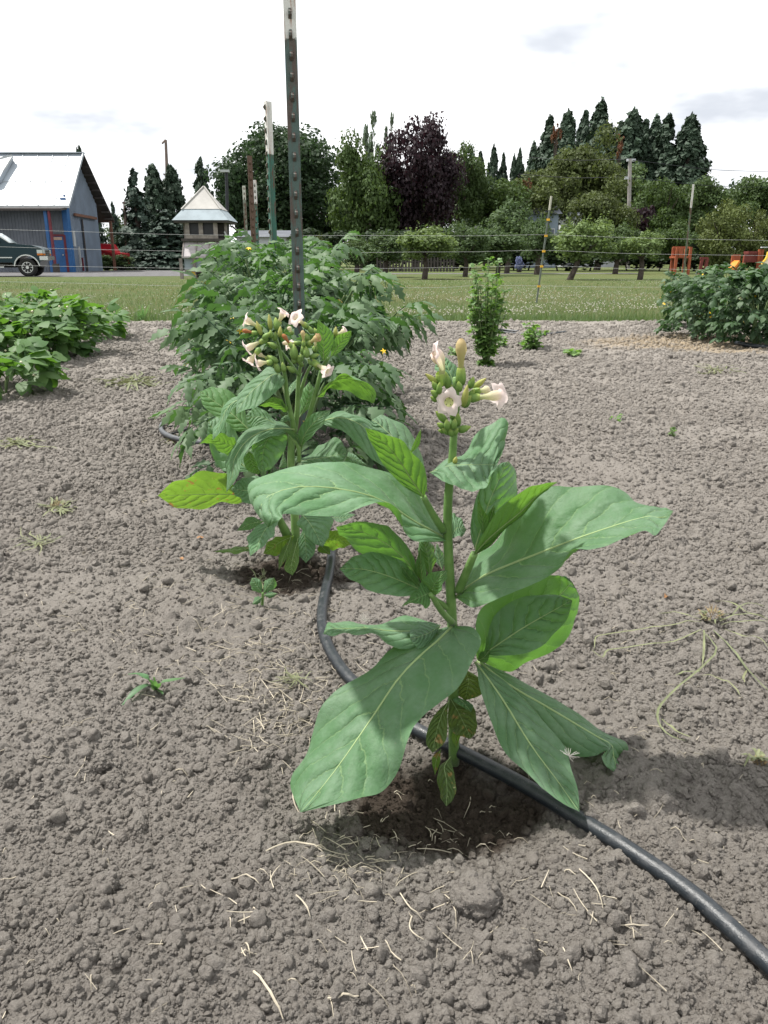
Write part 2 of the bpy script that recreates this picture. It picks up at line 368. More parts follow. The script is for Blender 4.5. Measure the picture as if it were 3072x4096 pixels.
def ribbon_batch(P, D, Ln, W, bend, nseg=3, lift=None):
    """many thin blades: P base (n,3), D direction (n,3), Ln, W, bend (n,3) curvature; returns verts, quads"""
    n = len(P); s = np.linspace(0, 1, nseg + 1); side = np.cross(D, np.array([0.0, 0, 1.0])); side += 1e-6
    side /= np.linalg.norm(side, axis=1)[:, None]; V = []
    for q in s:
        c = P + D * (Ln * q)[:, None] + bend * (q * q)
        ww = (W * (1 - 0.85 * q ** 1.5))[:, None]; V.append(c - side * ww); V.append(c + side * ww)
    V = np.stack(V, 1).reshape(-1, 3); k = 2 * (nseg + 1); b = np.arange(n) * k
    Fc = np.concatenate([np.stack([b + 2 * j, b + 2 * j + 1, b + 2 * j + 3, b + 2 * j + 2], -1) for j in range(nseg)])
    return V, Fc

# ---- loose crumbs and small clods (uncountable), instanced from a few shapes
def clod_mesh(name, seed, sub=2, rough=0.22):
    rg = np.random.default_rng(seed); t = (1 + 5 ** .5) / 2
    V = np.array([(-1, t, 0), (1, t, 0), (-1, -t, 0), (1, -t, 0), (0, -1, t), (0, 1, t), (0, -1, -t), (0, 1, -t), (t, 0, -1), (t, 0, 1), (-t, 0, -1), (-t, 0, 1)], float)
    Fc = [(0, 11, 5), (0, 5, 1), (0, 1, 7), (0, 7, 10), (0, 10, 11), (1, 5, 9), (5, 11, 4), (11, 10, 2), (10, 7, 6), (7, 1, 8), (3, 9, 4), (3, 4, 2), (3, 2, 6), (3, 6, 8), (3, 8, 9), (4, 9, 5), (2, 4, 11), (6, 2, 10), (8, 6, 7), (9, 8, 1)]
    V = [tuple(v / np.linalg.norm(v)) for v in V]
    for _ in range(sub):
        mid = {}; N2 = []
        def m(a, b):
            k = (min(a, b), max(a, b))
            if k not in mid:
                v = np.array(V[a]) + np.array(V[b]); V.append(tuple(v / np.linalg.norm(v))); mid[k] = len(V) - 1
            return mid[k]
        for a, b, c in Fc:
            x, y, z = m(a, b), m(b, c), m(c, a); N2 += [(a, x, z), (b, y, x), (c, z, y), (x, y, z)]
        Fc = N2
    V = np.array(V); d = np.zeros(len(V))
    for k in range(9):
        c = rg.normal(size=3); c /= np.linalg.norm(c); d += rg.uniform(-1, 1) * np.exp(-((V - c) ** 2).sum(1) / rg.uniform(0.1, 0.6)) * rough
    if sub > 1:
        e = np.zeros(len(V))
        for k in range(190 if sub > 2 else 26):
            c = rg.normal(size=3); c /= np.linalg.norm(c); w_ = rg.uniform(.07, .36) if sub > 2 else rg.uniform(.25, .55); e = np.maximum(e, np.sqrt(np.maximum(1 - ((V - c) ** 2).sum(1) / w_ ** 2, 0)) * w_ * rg.uniform(.35, .75))
        d += e - .1 + rg.uniform(-1, 1, len(V)) * 0.022
    else: d += rg.uniform(-1, 1, len(V)) * 0.16
    V = V * (1 + d)[:, None] * np.array([rg.uniform(.85, 1.15), rg.uniform(.85, 1.15), rg.uniform(.6, .85)])
    return mesh(name, V, np.array(Fc), 'soil', sub > 1)
# ---- big clods that stand out, one by one
CL = [('S', 512, 1680, 26), ('S', 560, 1650, 20), ('S', 700, 1725, 30), ('S', 640, 1790, 34), ('S', 760, 1800, 36), ('S', 300, 1800, 24), ('S', 225, 1925, 34), ('S', 190, 2060, 27),
      ('S', 245, 2075, 24), ('S', 1028, 1950, 64), ('S', 1115, 2070, 72), ('S', 1285, 2060, 36), ('S', 1345, 2110, 36), ('S', 1466, 1838 - 300, 27), ('S', 215, 1650, 24), ('S', 20, 1690, 20),
      ('S', 245, 1695, 30), ('S', 960, 1880, 22), ('S', 1550, 1640, 24), ('S', 1600, 1600, 22), ('S', 870, 1800, 20), ('S', 560, 1080, 16), ('S', 690, 1560, 26), ('S', 1180, 2190, 36), ('S', 900, 1900, 24)]
CLAB = ['angular soil clod left of the big front leaf', 'rounded soil clod close to the front leaf edge', 'soil lump at the tip of the front leaf', 'knobbly clod below the front leaf tip',
        'rough clod with roots beside the dark damp soil', 'shadowed clod in the left foreground', 'broad low clod near the lower left edge', 'clod in the lower left, left one of two neighbours',
        'clod in the lower left, right one of two neighbours', 'large craggy clod in front of the tobacco plant', 'largest wide clod at the lower middle of the photo', 'clod at the bottom between wide clod and hose',
        'clod at the bottom edge right of the wide clod', 'smooth pale clod under the pulled grass on the right', 'flat clod at the left below the seedling', 'dark clod at the left edge of the photo',
        'wide clod left of the two near the leaf', 'small pale clod on the dark damp soil edge', 'clod in the shade right of the plant', 'clod close to the right edge above the shade',
        'small clod in the damp hollow', 'clod beside the yellow leaf of the rear tobacco', 'fibrous clod left of the hose bend', 'clod at the bottom edge in the middle', 'clod between craggy clod and dark soil']
ONCLOD = []
cms = [clod_mesh('soil_clod', 300 + k, 4, 0.34) for k in range(6)]
for k, (c, a, b, r) in enumerate(CL[:24]):
    p = gsoil(c, a, b); rr = r / 1701 * (p - CO).length * 0.70
    o = link('soil_clod', cms[k % 6], None, (p.x, p.y, sz(p.x, p.y) + rr * 0.32), (random.uniform(-.3, .3), random.uniform(-.3, .3), k * 1.7), rr)
    tag(o, CLAB[k], 'clod', 'large soil clods'); cvx = np.empty(len(cms[k % 6].vertices) * 3, dtype=np.float32); cms[k % 6].vertices.foreach_get('co', cvx); cvx = cvx.reshape(-1, 3); cvx = cvx[cvx[:, 2] > -.35]; cvx = cvx[RNG.choice(len(cvx), 260)]; ONCLOD.append(cvx @ np.array(o.rotation_euler.to_matrix()).T * rr * .985 + np.array(o.location))

crumb_col = bpy.data.collections.new('crumb_shapes')
for k in range(9):
    crumb_col.objects.link(bpy.data.objects.new('soil_crumb', clod_mesh('soil_crumb', 100 + k, 1 if k < 4 else 2, .38)))
def scatter(name, P, rot, scl, coll):
    me = bpy.data.meshes.new(name); me.vertices.add(len(P)); me.vertices.foreach_set('co', P.astype(np.float32).ravel())
    a = me.attributes.new('rotv', 'FLOAT_VECTOR', 'POINT'); a.data.foreach_set('vector', rot.astype(np.float32).ravel())
    a = me.attributes.new('sclv', 'FLOAT', 'POINT'); a.data.foreach_set('value', scl.astype(np.float32))
    o = link(name, me); ng = bpy.data.node_groups.new(name, 'GeometryNodeTree')
    ng.interface.new_socket('Geometry', in_out='INPUT', socket_type='NodeSocketGeometry'); ng.interface.new_socket('Geometry', in_out='OUTPUT', socket_type='NodeSocketGeometry')
    n = ng.nodes; gi = n.new('NodeGroupInput'); go = n.new('NodeGroupOutput'); ip = n.new('GeometryNodeInstanceOnPoints'); ci = n.new('GeometryNodeCollectionInfo')
    ci.inputs['Collection'].default_value = coll; ci.inputs['Separate Children'].default_value = True; ci.inputs['Reset Children'].default_value = True
    ip.inputs['Pick Instance'].default_value = True
    r = n.new('GeometryNodeInputNamedAttribute'); r.data_type = 'FLOAT_VECTOR'; r.inputs['Name'].default_value = 'rotv'
    s = n.new('GeometryNodeInputNamedAttribute'); s.data_type = 'FLOAT'; s.inputs['Name'].default_value = 'sclv'
    e2r = n.new('FunctionNodeEulerToRotation'); l = ng.links
    l.new(gi.outputs[0], ip.inputs['Points']); l.new(ci.outputs[0], ip.inputs['Instance']); l.new(r.outputs['Attribute'], e2r.inputs[0]); l.new(e2r.outputs[0], ip.inputs['Rotation'])
    l.new(s.outputs['Attribute'], ip.inputs['Scale']); l.new(ip.outputs[0], go.inputs[0])
    md = o.modifiers.new('scatter', 'NODES'); md.node_group = ng
    return o
def fan_points(n, y0, y1):
    y = y0 * (y1 / y0) ** RNG.random(n); x = RNG.uniform(-1, 1, n) * (0.5 * y + 0.3); return x, y
x1, y1 = fan_points(300000, 0.5, 9.9); x2, y2 = fan_points(190000, 1.8, 10.0); x = np.concatenate([x1, x2]); y = np.concatenate([y1, y2])
dens = np.clip(0.8 + 0.7 * fbm(x / 0.35, y / 0.35, 61, 3), 0.28, 1.0); keep = RNG.random(len(x)) < dens; x, y = x[keep], y[keep]
s = 0.0015 * np.exp(RNG.normal(0, 0.68, len(x))) * np.clip(y, 0.8, 20) ** 0.58; s = np.minimum(s, 0.009 + 0.0025 * y)
z = look('f', x, y) + s * 0.1
pc = np.vstack([np.stack([x, y, z], 1)] + ONCLOD); s = np.concatenate([s, .0016 * np.exp(RNG.normal(0, .55, len(pc) - len(x)))])
tag(scatter('soil_crumbs', pc, RNG.uniform(0, 6.28, (len(pc), 3)), s, crumb_col), 'loose crumbs of dry soil covering the garden bed', 'soil crumbs', kind='stuff')
print('crumbs', len(x))

# ---- straw litter
def straw_geo(g, p, ang, ln, w, curl):
    pts = []; x, y = p; a = ang
    for q in range(5):
        pts.append((x, y, szf(x, y) + w + .003 + 0.004 * math.sin(q * 1.3 + ang))); x += math.cos(a) * ln / 4; y += math.sin(a) * ln / 4; a += curl
    top = max(q[2] for q in pts); low = pts[0][2]
    pts = [(a_, b_, max(c_, low + (pts[-1][2] - low) * i / 4)) for i, (a_, b_, c_) in enumerate(pts)]
    g.tube(pts, [w, w, w * .9, w * .8, w * .5], 4)
g = G()
def bits(n, cx, cy, sx, sy, l0, l1):
    for _ in range(n):
        p = gp('S', random.gauss(cx, sx), random.gauss(cy, sy))
        if p.y < 0.45 or p.y > 9: continue
        straw_geo(g, (p.x, p.y), random.uniform(0, 6.28), random.uniform(l0, l1) * random.uniform(.5, 1), random.uniform(.0003, .00085), random.gauss(0, .09))
bits(190, 560, 1420, 90, 90, .02, .07); bits(90, 610, 1560, 50, 60, .02, .06); bits(70, 760, 1850, 70, 60, .02, .06); bits(60, 620, 1290, 70, 40, .02, .06)
bits(50, 800, 2020, 250, 110, .015, .06); bits(34, 1250, 1950, 160, 110, .015, .05); bits(36, 250, 1900, 170, 160, .012, .035); bits(40, 950, 1760, 90, 60, .015, .05)
bits(110, 250, 1350, 180, 160, .015, .05); bits(60, 1450, 1600, 160, 140, .012, .035); bits(60, 1350, 1250, 200, 130, .015, .04); bits(40, 300, 1000, 200, 80, .03, .07); bits(50, 790, 1500, 60, 60, .015, .05)
tag(g.add('straw_litter', 'straw', smooth=False, org=(0, 0, 0)), 'bits of pale dry straw strewn over the soil', 'straw', kind='stuff')
ST = [((548, 2105), (612, 2212), .0022, 'long pale straw stem at the bottom left edge', .05), ((708, 2170), (775, 2160), .002, 'short white straw at the bottom middle', 0), ((575, 1852), (700, 1850), .0018, 'curved tan straw left of the damp hollow', .25),
      ((862, 1932), (912, 1992), .0016, 'bent straw left of the craggy clod', -.1), ((960, 1935), (985, 2010), .0013, 'thin straw along the craggy clod', .1), ((1250, 1890), (1300, 1985), .0016, 'pale straw pair in front of the hose', .1),
      ((1215, 2060), (1235, 2110), .0014, 'white straw beside the wide clod', 0), ((640, 1950), (670, 1985), .0016, 'pale straw piece in the lower middle', .1), ((890, 1990), (915, 2060), .0014, 'straw hooked below the craggy clod', -.2),
      ((500, 1905), (560, 1918), .0014, 'thin tan straw in the lower left', .1), ((1335, 2005), (1400, 2012), .0013, 'straw lying level near the hose', 0), ((655, 1780), (640, 1690), .0016, 'straw stem standing by the front leaf', .1)]
for (a, b, w_, lab, curl) in ST:
    p = gsoil('S', *a); q = gsoil('S', *b); n = 7; pts = []; w_ *= .62
    sd = Vector((-(q - p).y, (q - p).x, 0)) * curl
    for i in range(n):
        t = i / (n - 1); r_ = p.lerp(q, t) + sd * math.sin(t * math.pi); pts.append((r_.x, r_.y, szf(r_.x, r_.y) + w_ * 1.2 + .005))
    lo = pts[0][2]; hi = pts[-1][2]; pts = [(x_, y_, max(z_, lerp(lo, hi, i / (n - 1)))) for i, (x_, y_, z_) in enumerate(pts)]
    o = G().tube(pts, [w_ * .9] * 3 + [w_] * 2 + [w_ * .7, w_ * .4], 5).add('straw_stem', 'straw'); tag(o, lab, 'straw', 'straw stems lying on the soil')

# ---- grass and clover of the lawn
leafmat('grass', (0.085, 0.14, 0.04), (0.09, 0.14, 0.05), (0.14, 0.22, 0.05), 0.3, 0.6, 0.4, 1.5)
leafmat('dry_grass', (0.20, 0.19, 0.09), (0.2, 0.19, 0.09), (0.25, 0.22, 0.09), 0.25, 0.7, 0.3, 3.0)
def lawn_pts(n, y0, y1):
    y = y0 * (y1 / y0) ** (RNG.random(n) ** 1.25); x = RNG.uniform(-1, 1, n) * (0.52 * y + 1.0); return x, y
def blades(name, n, y0, y1, h0, h1, wd, mat, lab, thr):
    x, y = lawn_pts(n, y0, y1); f = vn(x * 0.35 / 2.8, y / 2.8, 91) + 0.4 * vn(x / .8, y / .8, 92) + RNG.uniform(-.5, .5, n); k = f > thr if mat == 'grass' else f < thr; x, y = x[k], y[k]; n = len(x)
    D = np.stack([RNG.normal(0, .4, n), RNG.normal(0, .4, n), np.ones(n)], 1); D /= np.linalg.norm(D, axis=1)[:, None]
    V, Fc = ribbon_batch(np.stack([x, y, np.zeros(n)], 1), D, RNG.uniform(h0, h1, n), wd * np.clip(y / 11, 1, 2.2), RNG.normal(0, .015, (n, 3)), 1)
    tag(add(name, V, Fc, mat, smooth=False, org=(0, 10, 0)), lab, 'grass', kind='stuff')
blades('lawn_grass', 42000, 10.15, 30, .02, .06, .004, 'grass', 'short green blades of the mown lawn', -0.35)
blades('dry_lawn_grass', 24000, 10.3, 26, .02, .05, .004, 'dry_grass', 'sun bleached blades of the mown lawn', -0.1)
blades('bed_edge_grass', 7000, 10.1, 10.75, .04, .12, .005, 'grass', 'taller green grass along the edge of the garden bed', -0.5)
plain('clover_white', (0.44, 0.43, 0.36), 0.8, 0.3, 1.0)
cv = np.array([(1, 0, 0), (-1, 0, 0), (0, 1, 0), (0, -1, 0), (0, 0, 1), (0, 0, -1)], float); cf = np.array([(0, 2, 4), (2, 1, 4), (1, 3, 4), (3, 0, 4), (2, 0, 5), (1, 2, 5), (3, 1, 5), (0, 3, 5)])
def clover(n):
    x, y = lawn_pts(n, 10.5, 30); d = np.clip(0.35 + 0.9 * fbm(x / 1.6, y / 1.6, 33, 3) + 0.25 * (x > 0.2), 0.03, 1) * np.clip(1.25 - (y - 10) / 22, .15, 1); k = RNG.random(n) < d; x, y = x[k], y[k]
    s = RNG.uniform(.007, .012, len(x)); z = RNG.uniform(.05, .09, len(x)); P = np.stack([x, y, z], 1)
    V = (P[:, None, :] + cv[None] * s[:, None, None] * np.array([1, 1, .85])).reshape(-1, 3); Fc = (cf[None] + (np.arange(len(x)) * 6)[:, None, None]).reshape(-1, 3)
    tag(add('clover_blossom', V, Fc, 'clover_white', org=(0, 10, 0)), 'white clover heads scattered through the lawn', 'clover', kind='stuff')
clover(12500)
# ================================================================ TOBACCO PLANTS
veined('tobacco_leaf', (0.086, 0.186, 0.084), (0.10, 0.21, 0.075), (0.14, 0.34, 0.03), (0.22, 0.34, 0.15), 0.33, glauc=(0.245, 0.335, 0.252))
veined('tobacco_leaf_young', (0.075, 0.18, 0.055), (0.10, 0.22, 0.06), (0.16, 0.34, 0.03), (0.21, 0.32, 0.10), 0.34, glauc=(0.14, 0.25, 0.12))
veined('tobacco_leaf_old', (0.09, 0.17, 0.04), (0.13, 0.21, 0.05), (0.20, 0.38, 0.03), (0.24, 0.32, 0.09), 0.38, spots=0.3, glauc=(0.14, 0.2, 0.07))
veined('tobacco_leaf_chewed', (0.075, 0.13, 0.035), (0.12, 0.17, 0.05), (0.16, 0.24, 0.03), (0.2, 0.24, 0.09), 0.30, spots=0.3, glauc=(0.12, 0.17, 0.06))
t = NT('tobacco_rib'); t.done(t.mixs(0.2, t.princ(t.mix(t.noise(30), (0.24, 0.34, 0.13), (0.30, 0.40, 0.18)), 0.5, 0.4), t.trans((0.4, 0.55, 0.15)))); M['tobacco_rib'] = t.m
t = NT('tobacco_stem'); co = t.pos(); t.done(t.princ(t.mix(t.ramp(t.noise(40, 4, co), .3, .7), (0.085, 0.175, 0.035), (0.13, 0.23, 0.06)), 0.5, 0.45, t.bump(t.noise(300, 3, co), .0008), Sheen_Weight=0.1)); M['tobacco_stem'] = t.m
def uvcol(name, stops, tw, tcol, rough=0.5):
    t = NT(name); sp = t.n('ShaderNodeSeparateXYZ'); t.put(sp.inputs[0], t.coord('UV')); cr = t.n('ShaderNodeValToRGB'); e = cr.color_ramp.elements
    e[0].position, e[0].color = stops[0][0], (*stops[0][1], 1); e[1].position, e[1].color = stops[-1][0], (*stops[-1][1], 1)
    for p_, c_ in stops[1:-1]: q = e.new(p_); q.color = (*c_, 1)
    t.put(cr.inputs[0], sp.outputs[0]); c = t.mix(t.ramp(t.noise(120, 3, t.pos()), .3, .7, 0, .25), cr.outputs[0], (0.5, 0.5, 0.4))
    c = cr.outputs[0]
    M[name] = t.done(t.mixs(tw, t.princ(c, rough, 0.3, t.bump(t.noise(260, 3, t.pos()), .0005)), t.trans(c if tcol is None else tcol)))
uvcol('corolla', [(0, (0.30, 0.38, 0.14)), (0.35, (0.58, 0.58, 0.36)), (0.62, (0.74, 0.66, 0.52)), (0.74, (0.80, 0.66, 0.63)), (1, (0.82, 0.71, 0.70))], 0.52, None)
uvcol('corolla_tan', [(0, (0.32, 0.36, 0.12)), (0.5, (0.48, 0.42, 0.20)), (0.8, (0.50, 0.36, 0.20)), (1, (0.42, 0.22, 0.12))], 0.35, None)
uvcol('corolla_withered', [(0, (0.24, 0.10, 0.04)), (1, (0.38, 0.15, 0.05))], 0.2, None, 0.7)
uvcol('bud', [(0, (0.11, 0.19, 0.045)), (0.6, (0.17, 0.28, 0.07)), (1, (0.30, 0.38, 0.09))], 0.22, (0.3, 0.45, 0.06))
uvcol('bud_yellow', [(0, (0.14, 0.22, 0.05)), (0.4, (0.30, 0.34, 0.09)), (1, (0.42, 0.40, 0.14))], 0.3, (0.5, 0.5, 0.15))
plain('anther', (0.10, 0.08, 0.04), 0.7); plain('throat', (0.50, 0.52, 0.20), 0.6, 0.3, 200.0)

def leaf(parent, crop, pts, Y0, Y1, dA, dB, under=False, mat='tobacco_leaf', nu=46, nv=18, wav=0.05, lab=None, rib=1.0, rib0=None):
    """pts: base, (mid, edge, edge)..., tip as traced points; Y0..Y1 depth base to tip, dA/dB depth offset of the two edges"""
    n = len(pts); mid, ea, eb = [], [], []
    for i, p in enumerate(pts):
        Y = lerp(Y0, Y1, i / (n - 1))
        if isinstance(p[0], (int, float)): m_ = at(crop, p[0], p[1], Y); mid.append(m_); ea.append(m_); eb.append(m_)
        else:
            mid.append(at(crop, *p[0][:2], Y + (p[0][2] if len(p[0]) > 2 else 0)))
            ea.append(at(crop, *p[1][:2], Y + dA + (p[1][2] if len(p[1]) > 2 else 0))); eb.append(at(crop, *p[2][:2], Y + dB + (p[2][2] if len(p[2]) > 2 else 0)))
    Mm, A, B = crom(mid, nu), crom(ea, nu), crom(eb, nu)
    T = np.linspace(-1, 1, nv + 1)[None, :, None]
    P = Mm[:, None] + T * (B - A)[:, None] / 2 + T ** 2 * ((A + B) / 2 - Mm)[:, None]
    du = np.gradient(P, axis=0); dv = np.gradient(P, axis=1); nr_ = np.cross(du, dv); nr_ /= np.linalg.norm(nr_, axis=2, keepdims=True) + 1e-9
    wd = np.linalg.norm(B - A, axis=1)[:, None]; s = np.linspace(0, 1, nu)[:, None]; tt_ = T[0, :, 0][None, :]; sd = random.random() * 50
    q = s * 8 - np.abs(tt_) * (0.65 + 0.35 * np.abs(tt_)) * 2.2
    puck = (np.abs(np.sin(np.pi * q)) ** .7 - 0.6) * (1 - np.abs(tt_) ** 3) * np.minimum(1, np.abs(tt_) * 4) * 0.026 * wd
    big = wav * 1.3 * wd * (0.5 * vn(s * 5 + sd, tt_ * 1.5 + sd, 5) * np.abs(tt_) + 0.6 * np.abs(tt_) ** 3 * np.sin(s * 21 + sd + tt_ * 2) * np.minimum(1, (1 - s) * 5))
    big = big + 0.016 * wd * fbm(s * 9 + sd, tt_ * 3.5 + sd, 15, 3) * np.minimum(1, np.abs(tt_) * 3)
    groove = -0.010 * wd * np.exp(-(tt_ / 0.10) ** 2)
    sgn = np.sign((nr_ * (np.array(CO)[None, None] - P)).sum()) or 1.0
    if under: sgn = -sgn
    P = P + nr_ * (sgn * (puck + groove) + big)[..., None]
    idx = np.arange(nu * (nv + 1)).reshape(nu, nv + 1); Q = np.stack([idx[:-1, :-1], idx[1:, :-1], idx[1:, 1:], idx[:-1, 1:]], -1).reshape(-1, 4)
    if sgn < 0: Q = Q[:, ::-1]
    uv = np.stack([np.repeat(s, nv + 1, 1), np.repeat((tt_ + 1) / 2, nu, 0)], -1).reshape(-1, 2)
    o = add('leaf', P.reshape(-1, 3), Q, mat, parent, True, uv)
    if lab: o['label'] = lab
    mp = P[:, nv // 2]; k = np.linspace(0, nu - 2, 16).astype(int); ln = np.linalg.norm(np.diff(mp, axis=0), axis=1).sum()
    r0 = rib0 or min(0.0026, 0.0085 * ln) * rib
    V, Fc = tube([Vector(mp[i]) for i in k], [max(r0 * (1 - .9 * j / 15), .0003) for j in range(16)], 6)
    add('midrib', np.array([tuple(v) for v in V]), Fc, 'tobacco_rib', o)
    return o
def lathe(pts, prof, sides=12, star=None):
    """profile (s 0..1, radius) swept along pts (smooth)"""
    C = crom(pts, 24); T = np.gradient(C, axis=0); T /= np.linalg.norm(T, axis=1)[:, None]; V = []; uv = []; up = Vector(T[0]).orthogonal().normalized()
    for s_, r_ in prof:
        f = min(s_, 1) * 23; i = min(int(f), 22); c = Vector(C[i]).lerp(Vector(C[i + 1]), f - i); t_ = Vector(T[min(int(round(f)), 23)])
        up = (up - t_ * up.dot(t_)).normalized(); sd = t_.cross(up)
        for k in range(sides):
            a = 2 * math.pi * k / sides; V.append(c + (up * math.cos(a) + sd * math.sin(a)) * r_); uv.append((s_, k / sides))
    n = len(prof); Fc = [(i * sides + k, i * sides + (k + 1) % sides, (i + 1) * sides + (k + 1) % sides, (i + 1) * sides + k) for i in range(n - 1) for k in range(sides)]
    Fc.append(tuple(range(sides))[::-1])
    return V, Fc, uv, (Vector(C[-1]), Vector(T[-1]), up)
def flower(parent, P0, P1, R_=0.019, face=None, mat='corolla', rt=1.0, droop=0.0, calyx=True, limb=True, lab=None):
    P0, P1 = Vector(P0), Vector(P1); d = (P1 - P0); ln = d.length; f = (Vector(face).normalized() if face is not None else d.normalized())
    mid = P0 + d * .5 - (f - d.normalized()) * ln * 0.12
    prof = [(0, .0026 * rt), (.12, .0030 * rt), (.45, .0034 * rt), (.6, .0044 * rt), (.74, .0066 * rt), (.88, .0070 * rt if limb else .0060 * rt)] + ([(1.0, .0062 * rt)] if limb else [(.95, .0042 * rt), (1.0, .0022 * rt)])
    sides = 20; V, Fc, uv, (c, tg, up) = lathe([P0, mid, P1], prof, sides); V = list(V); uv = [(s_ * .7, t_) for s_, t_ in uv]
    if limb:
        f = (f + Vector((0, 0, -droop))).normalized(); up = (up - f * up.dot(f)).normalized(); sd = f.cross(up); b0 = len(prof) - 1
        for j, (q, dz) in enumerate(((.28, .07), (.52, .10), (.78, .08), (1.0, .02))):
            for k in range(sides):
                a = 2 * math.pi * k / sides; st = 0.5 + 0.5 * math.cos(5 * a); rr = R_ * lerp(.0062 * rt / R_, 1, q) * lerp(1, (0.67 + 0.33 * st), q)
                wv = 0.0010 * math.sin(2 * a + ln * 999) * q + (-0.003 * st * q * q)
                V.append(c + (up * math.cos(a) + sd * math.sin(a)) * rr + f * (R_ * dz + wv)); uv.append((.7 + .3 * q, k / sides))
            bs = (b0 + j) * sides; Fc += [(bs + k, bs + (k + 1) % sides, bs + sides + (k + 1) % sides, bs + sides + k) for k in range(sides)]
    o = add('flower', np.array([tuple(v) for v in V]), Fc, mat, parent, True, np.array(uv))
    if lab: o['label'] = lab
    if calyx:
        V, Fc, uv, _ = lathe([P0 - d * .10, P0 + d * .1, P0 + d * .34], [(0, .002), (.15, .0048 * rt), (.4, .0062 * rt), (.7, .0058 * rt), (.92, .005 * rt), (1, .0042 * rt)], 10)
        add('calyx', np.array([tuple(v) for v in V]), Fc, 'bud', o, True, np.array(uv))
    return o
def bud(parent, P0, P1, r, mat='bud', name='bud'):
    P0, P1 = Vector(P0), Vector(P1); ln_ = (P1 - P0).length
    if ln_ < 3.0 * r: c_ = (P0 + P1) / 2; d_ = ((P1 - P0) / ln_ + Vector((0, 0, .3))).normalized(); P0, P1 = c_ - d_ * r * 1.5, c_ + d_ * r * 1.5; r *= .85
    V, Fc, uv, _ = lathe([P0, (Vector(P0) + Vector(P1)) / 2, P1], [(0, r * .45), (.12, r * .85), (.3, r), (.5, r * .95), (.7, r * .72), (.86, r * .42), (.96, r * .2), (1, r * .05)], 10)
    k = len(V) // 10
    V = [v + (Vector((0, 0, 0)) if i < 10 else (v - (Vector(P0) + Vector(P1)) / 2) * 0.05 * math.sin(5 * (i % 10) * .628)) for i, v in enumerate(V)]
    return add(name, np.array([tuple(v) for v in V]), Fc, mat, parent, True, np.array(uv))
def stem(parent, crop, pts, Y0, Y1, r0, r1, mat='tobacco_stem', name='stem', sides=10):
    P = [at(crop, x, y, lerp(Y0, Y1, i / max(1, len(pts) - 1))) for i, (x, y) in enumerate(pts)]; C = crom(P, max(8, 4 * len(P)))
    V, Fc = tube(C, list(np.linspace(r0, r1, len(C))), sides)
    return add(name, np.array([tuple(v) for v in V]), Fc, mat, parent)

# ---- front plant
b = at('F', 792, 705, 1.075); b.z = sz(b.x, b.y) - 0.01
T1 = empty('tobacco_plant', b, 'large flowering tobacco plant in the foreground over the hose', 'plant', 'tobacco plants')
stem(T1, 'S', [(981, 1650), (979, 1480), (976, 1330), (968, 1180), (968, 1080), (977, 990), (980, 945), (986, 880), (984, 815)], 1.075, 1.05, 0.0088, 0.0040)
stem(T1, 'C', [(1285, 870), (1215, 760), (1150, 640)], 1.062, 1.03, .0058, .0042, name='side_shoot'); stem(T1, 'D', [(325, 850), (370, 740), (412, 640)], 1.065, 1.04, .0072, .0052, name='side_shoot')
stem(T1, 'C', [(1345, 1480), (1270, 1400), (1200, 1290)], 1.06, 1.0, .0055, .0035, name='side_shoot'); stem(T1, 'C', [(1340, 1400), (1240, 1330), (1135, 1255)], 1.07, 1.05, .005, .003, name='side_shoot')
stem(T1, 'A', [(620, 1290), (655, 1000), (660, 780)], 1.055, 1.06, .004, .003, name='flower_stalk')
leaf(T1, 'C', [(1325, 935), ((1200, 860), (1200, 765), (1170, 942)), ((1070, 790), (1115, 640), (1050, 885)), ((900, 672), (965, 485), (965, 735)), ((700, 605), (750, 430), (810, 688)), ((500, 575), (530, 425), (560, 768)), ((300, 575), (265, 440), (335, 772)), ((115, 635), (35, 535), (225, 738)), ((62, 740), (14, 660), (200, 790)), (118, 846)],
     1.07, 0.955, 0.075, -0.045, nu=64, nv=24, wav=.035, lab='long pale leaf arching to the left')
leaf(T1, 'C', [(1340, 900), ((1370, 850), (1335, 760), (1345, 912)), ((1405, 845), (1395, 782), (1405, 905)), (1436, 862)], 1.08, 1.10, 0.02, -0.02, nu=24, nv=12, rib=.4)
leaf(T1, 'C', [(1155, 650), ((1085, 545), (1030, 580), (1178, 525)), ((1005, 420), (905, 455), (1125, 405)), ((925, 315), (840, 350), (1015, 288)), ((850, 243), (795, 265), (900, 222)), (764, 184)], 1.03, 0.985, 0.005, -0.03, True, 'tobacco_leaf_young', wav=.03)
leaf(T1, 'C', [(1180, 610), ((1090, 430), (1000, 455), (1148, 420)), ((985, 285), (900, 310), (1085, 225)), ((890, 190), (825, 240), (960, 130)), ((845, 150), (808, 185), (870, 108)), (806, 130)], 1.06, 1.10, 0.0, 0.05, wav=.03)
leaf(T1, 'C', [(1060, 360), ((1095, 300), (1075, 315), (1120, 305)), ((1118, 245), (1105, 245), (1133, 250)), (1136, 188)], 1.04, 1.03, 0, 0, True, 'tobacco_leaf_young', 20, 8, .02, rib=.5)
leaf(T1, 'D', [(165, 195), ((255, 155), (250, 138), (230, 232)), ((330, 147), (345, 95), (300, 270)), ((410, 146), (415, 5), (385, 298)), ((470, 146), (490, -70), (435, 296)), ((515, 147), (568, -100), (475, 262)), ((532, 149), (583, 5), (505, 205)), (545, 130)], 1.045, 1.03, .07, -.05, nu=54, nv=22, wav=.02, lab='upper leaf folded level along its rib', rib=.8)
leaf(T1, 'D', [(412, 615), ((450, 500), (390, 520), (540, 500)), ((490, 370), (410, 370), (625, 370)), ((540, 250), (470, 235), (648, 260)), ((580, 165), (535, 155), (632, 170)), (598, 132)], 1.06, 1.13, -.01, .03, wav=.03)
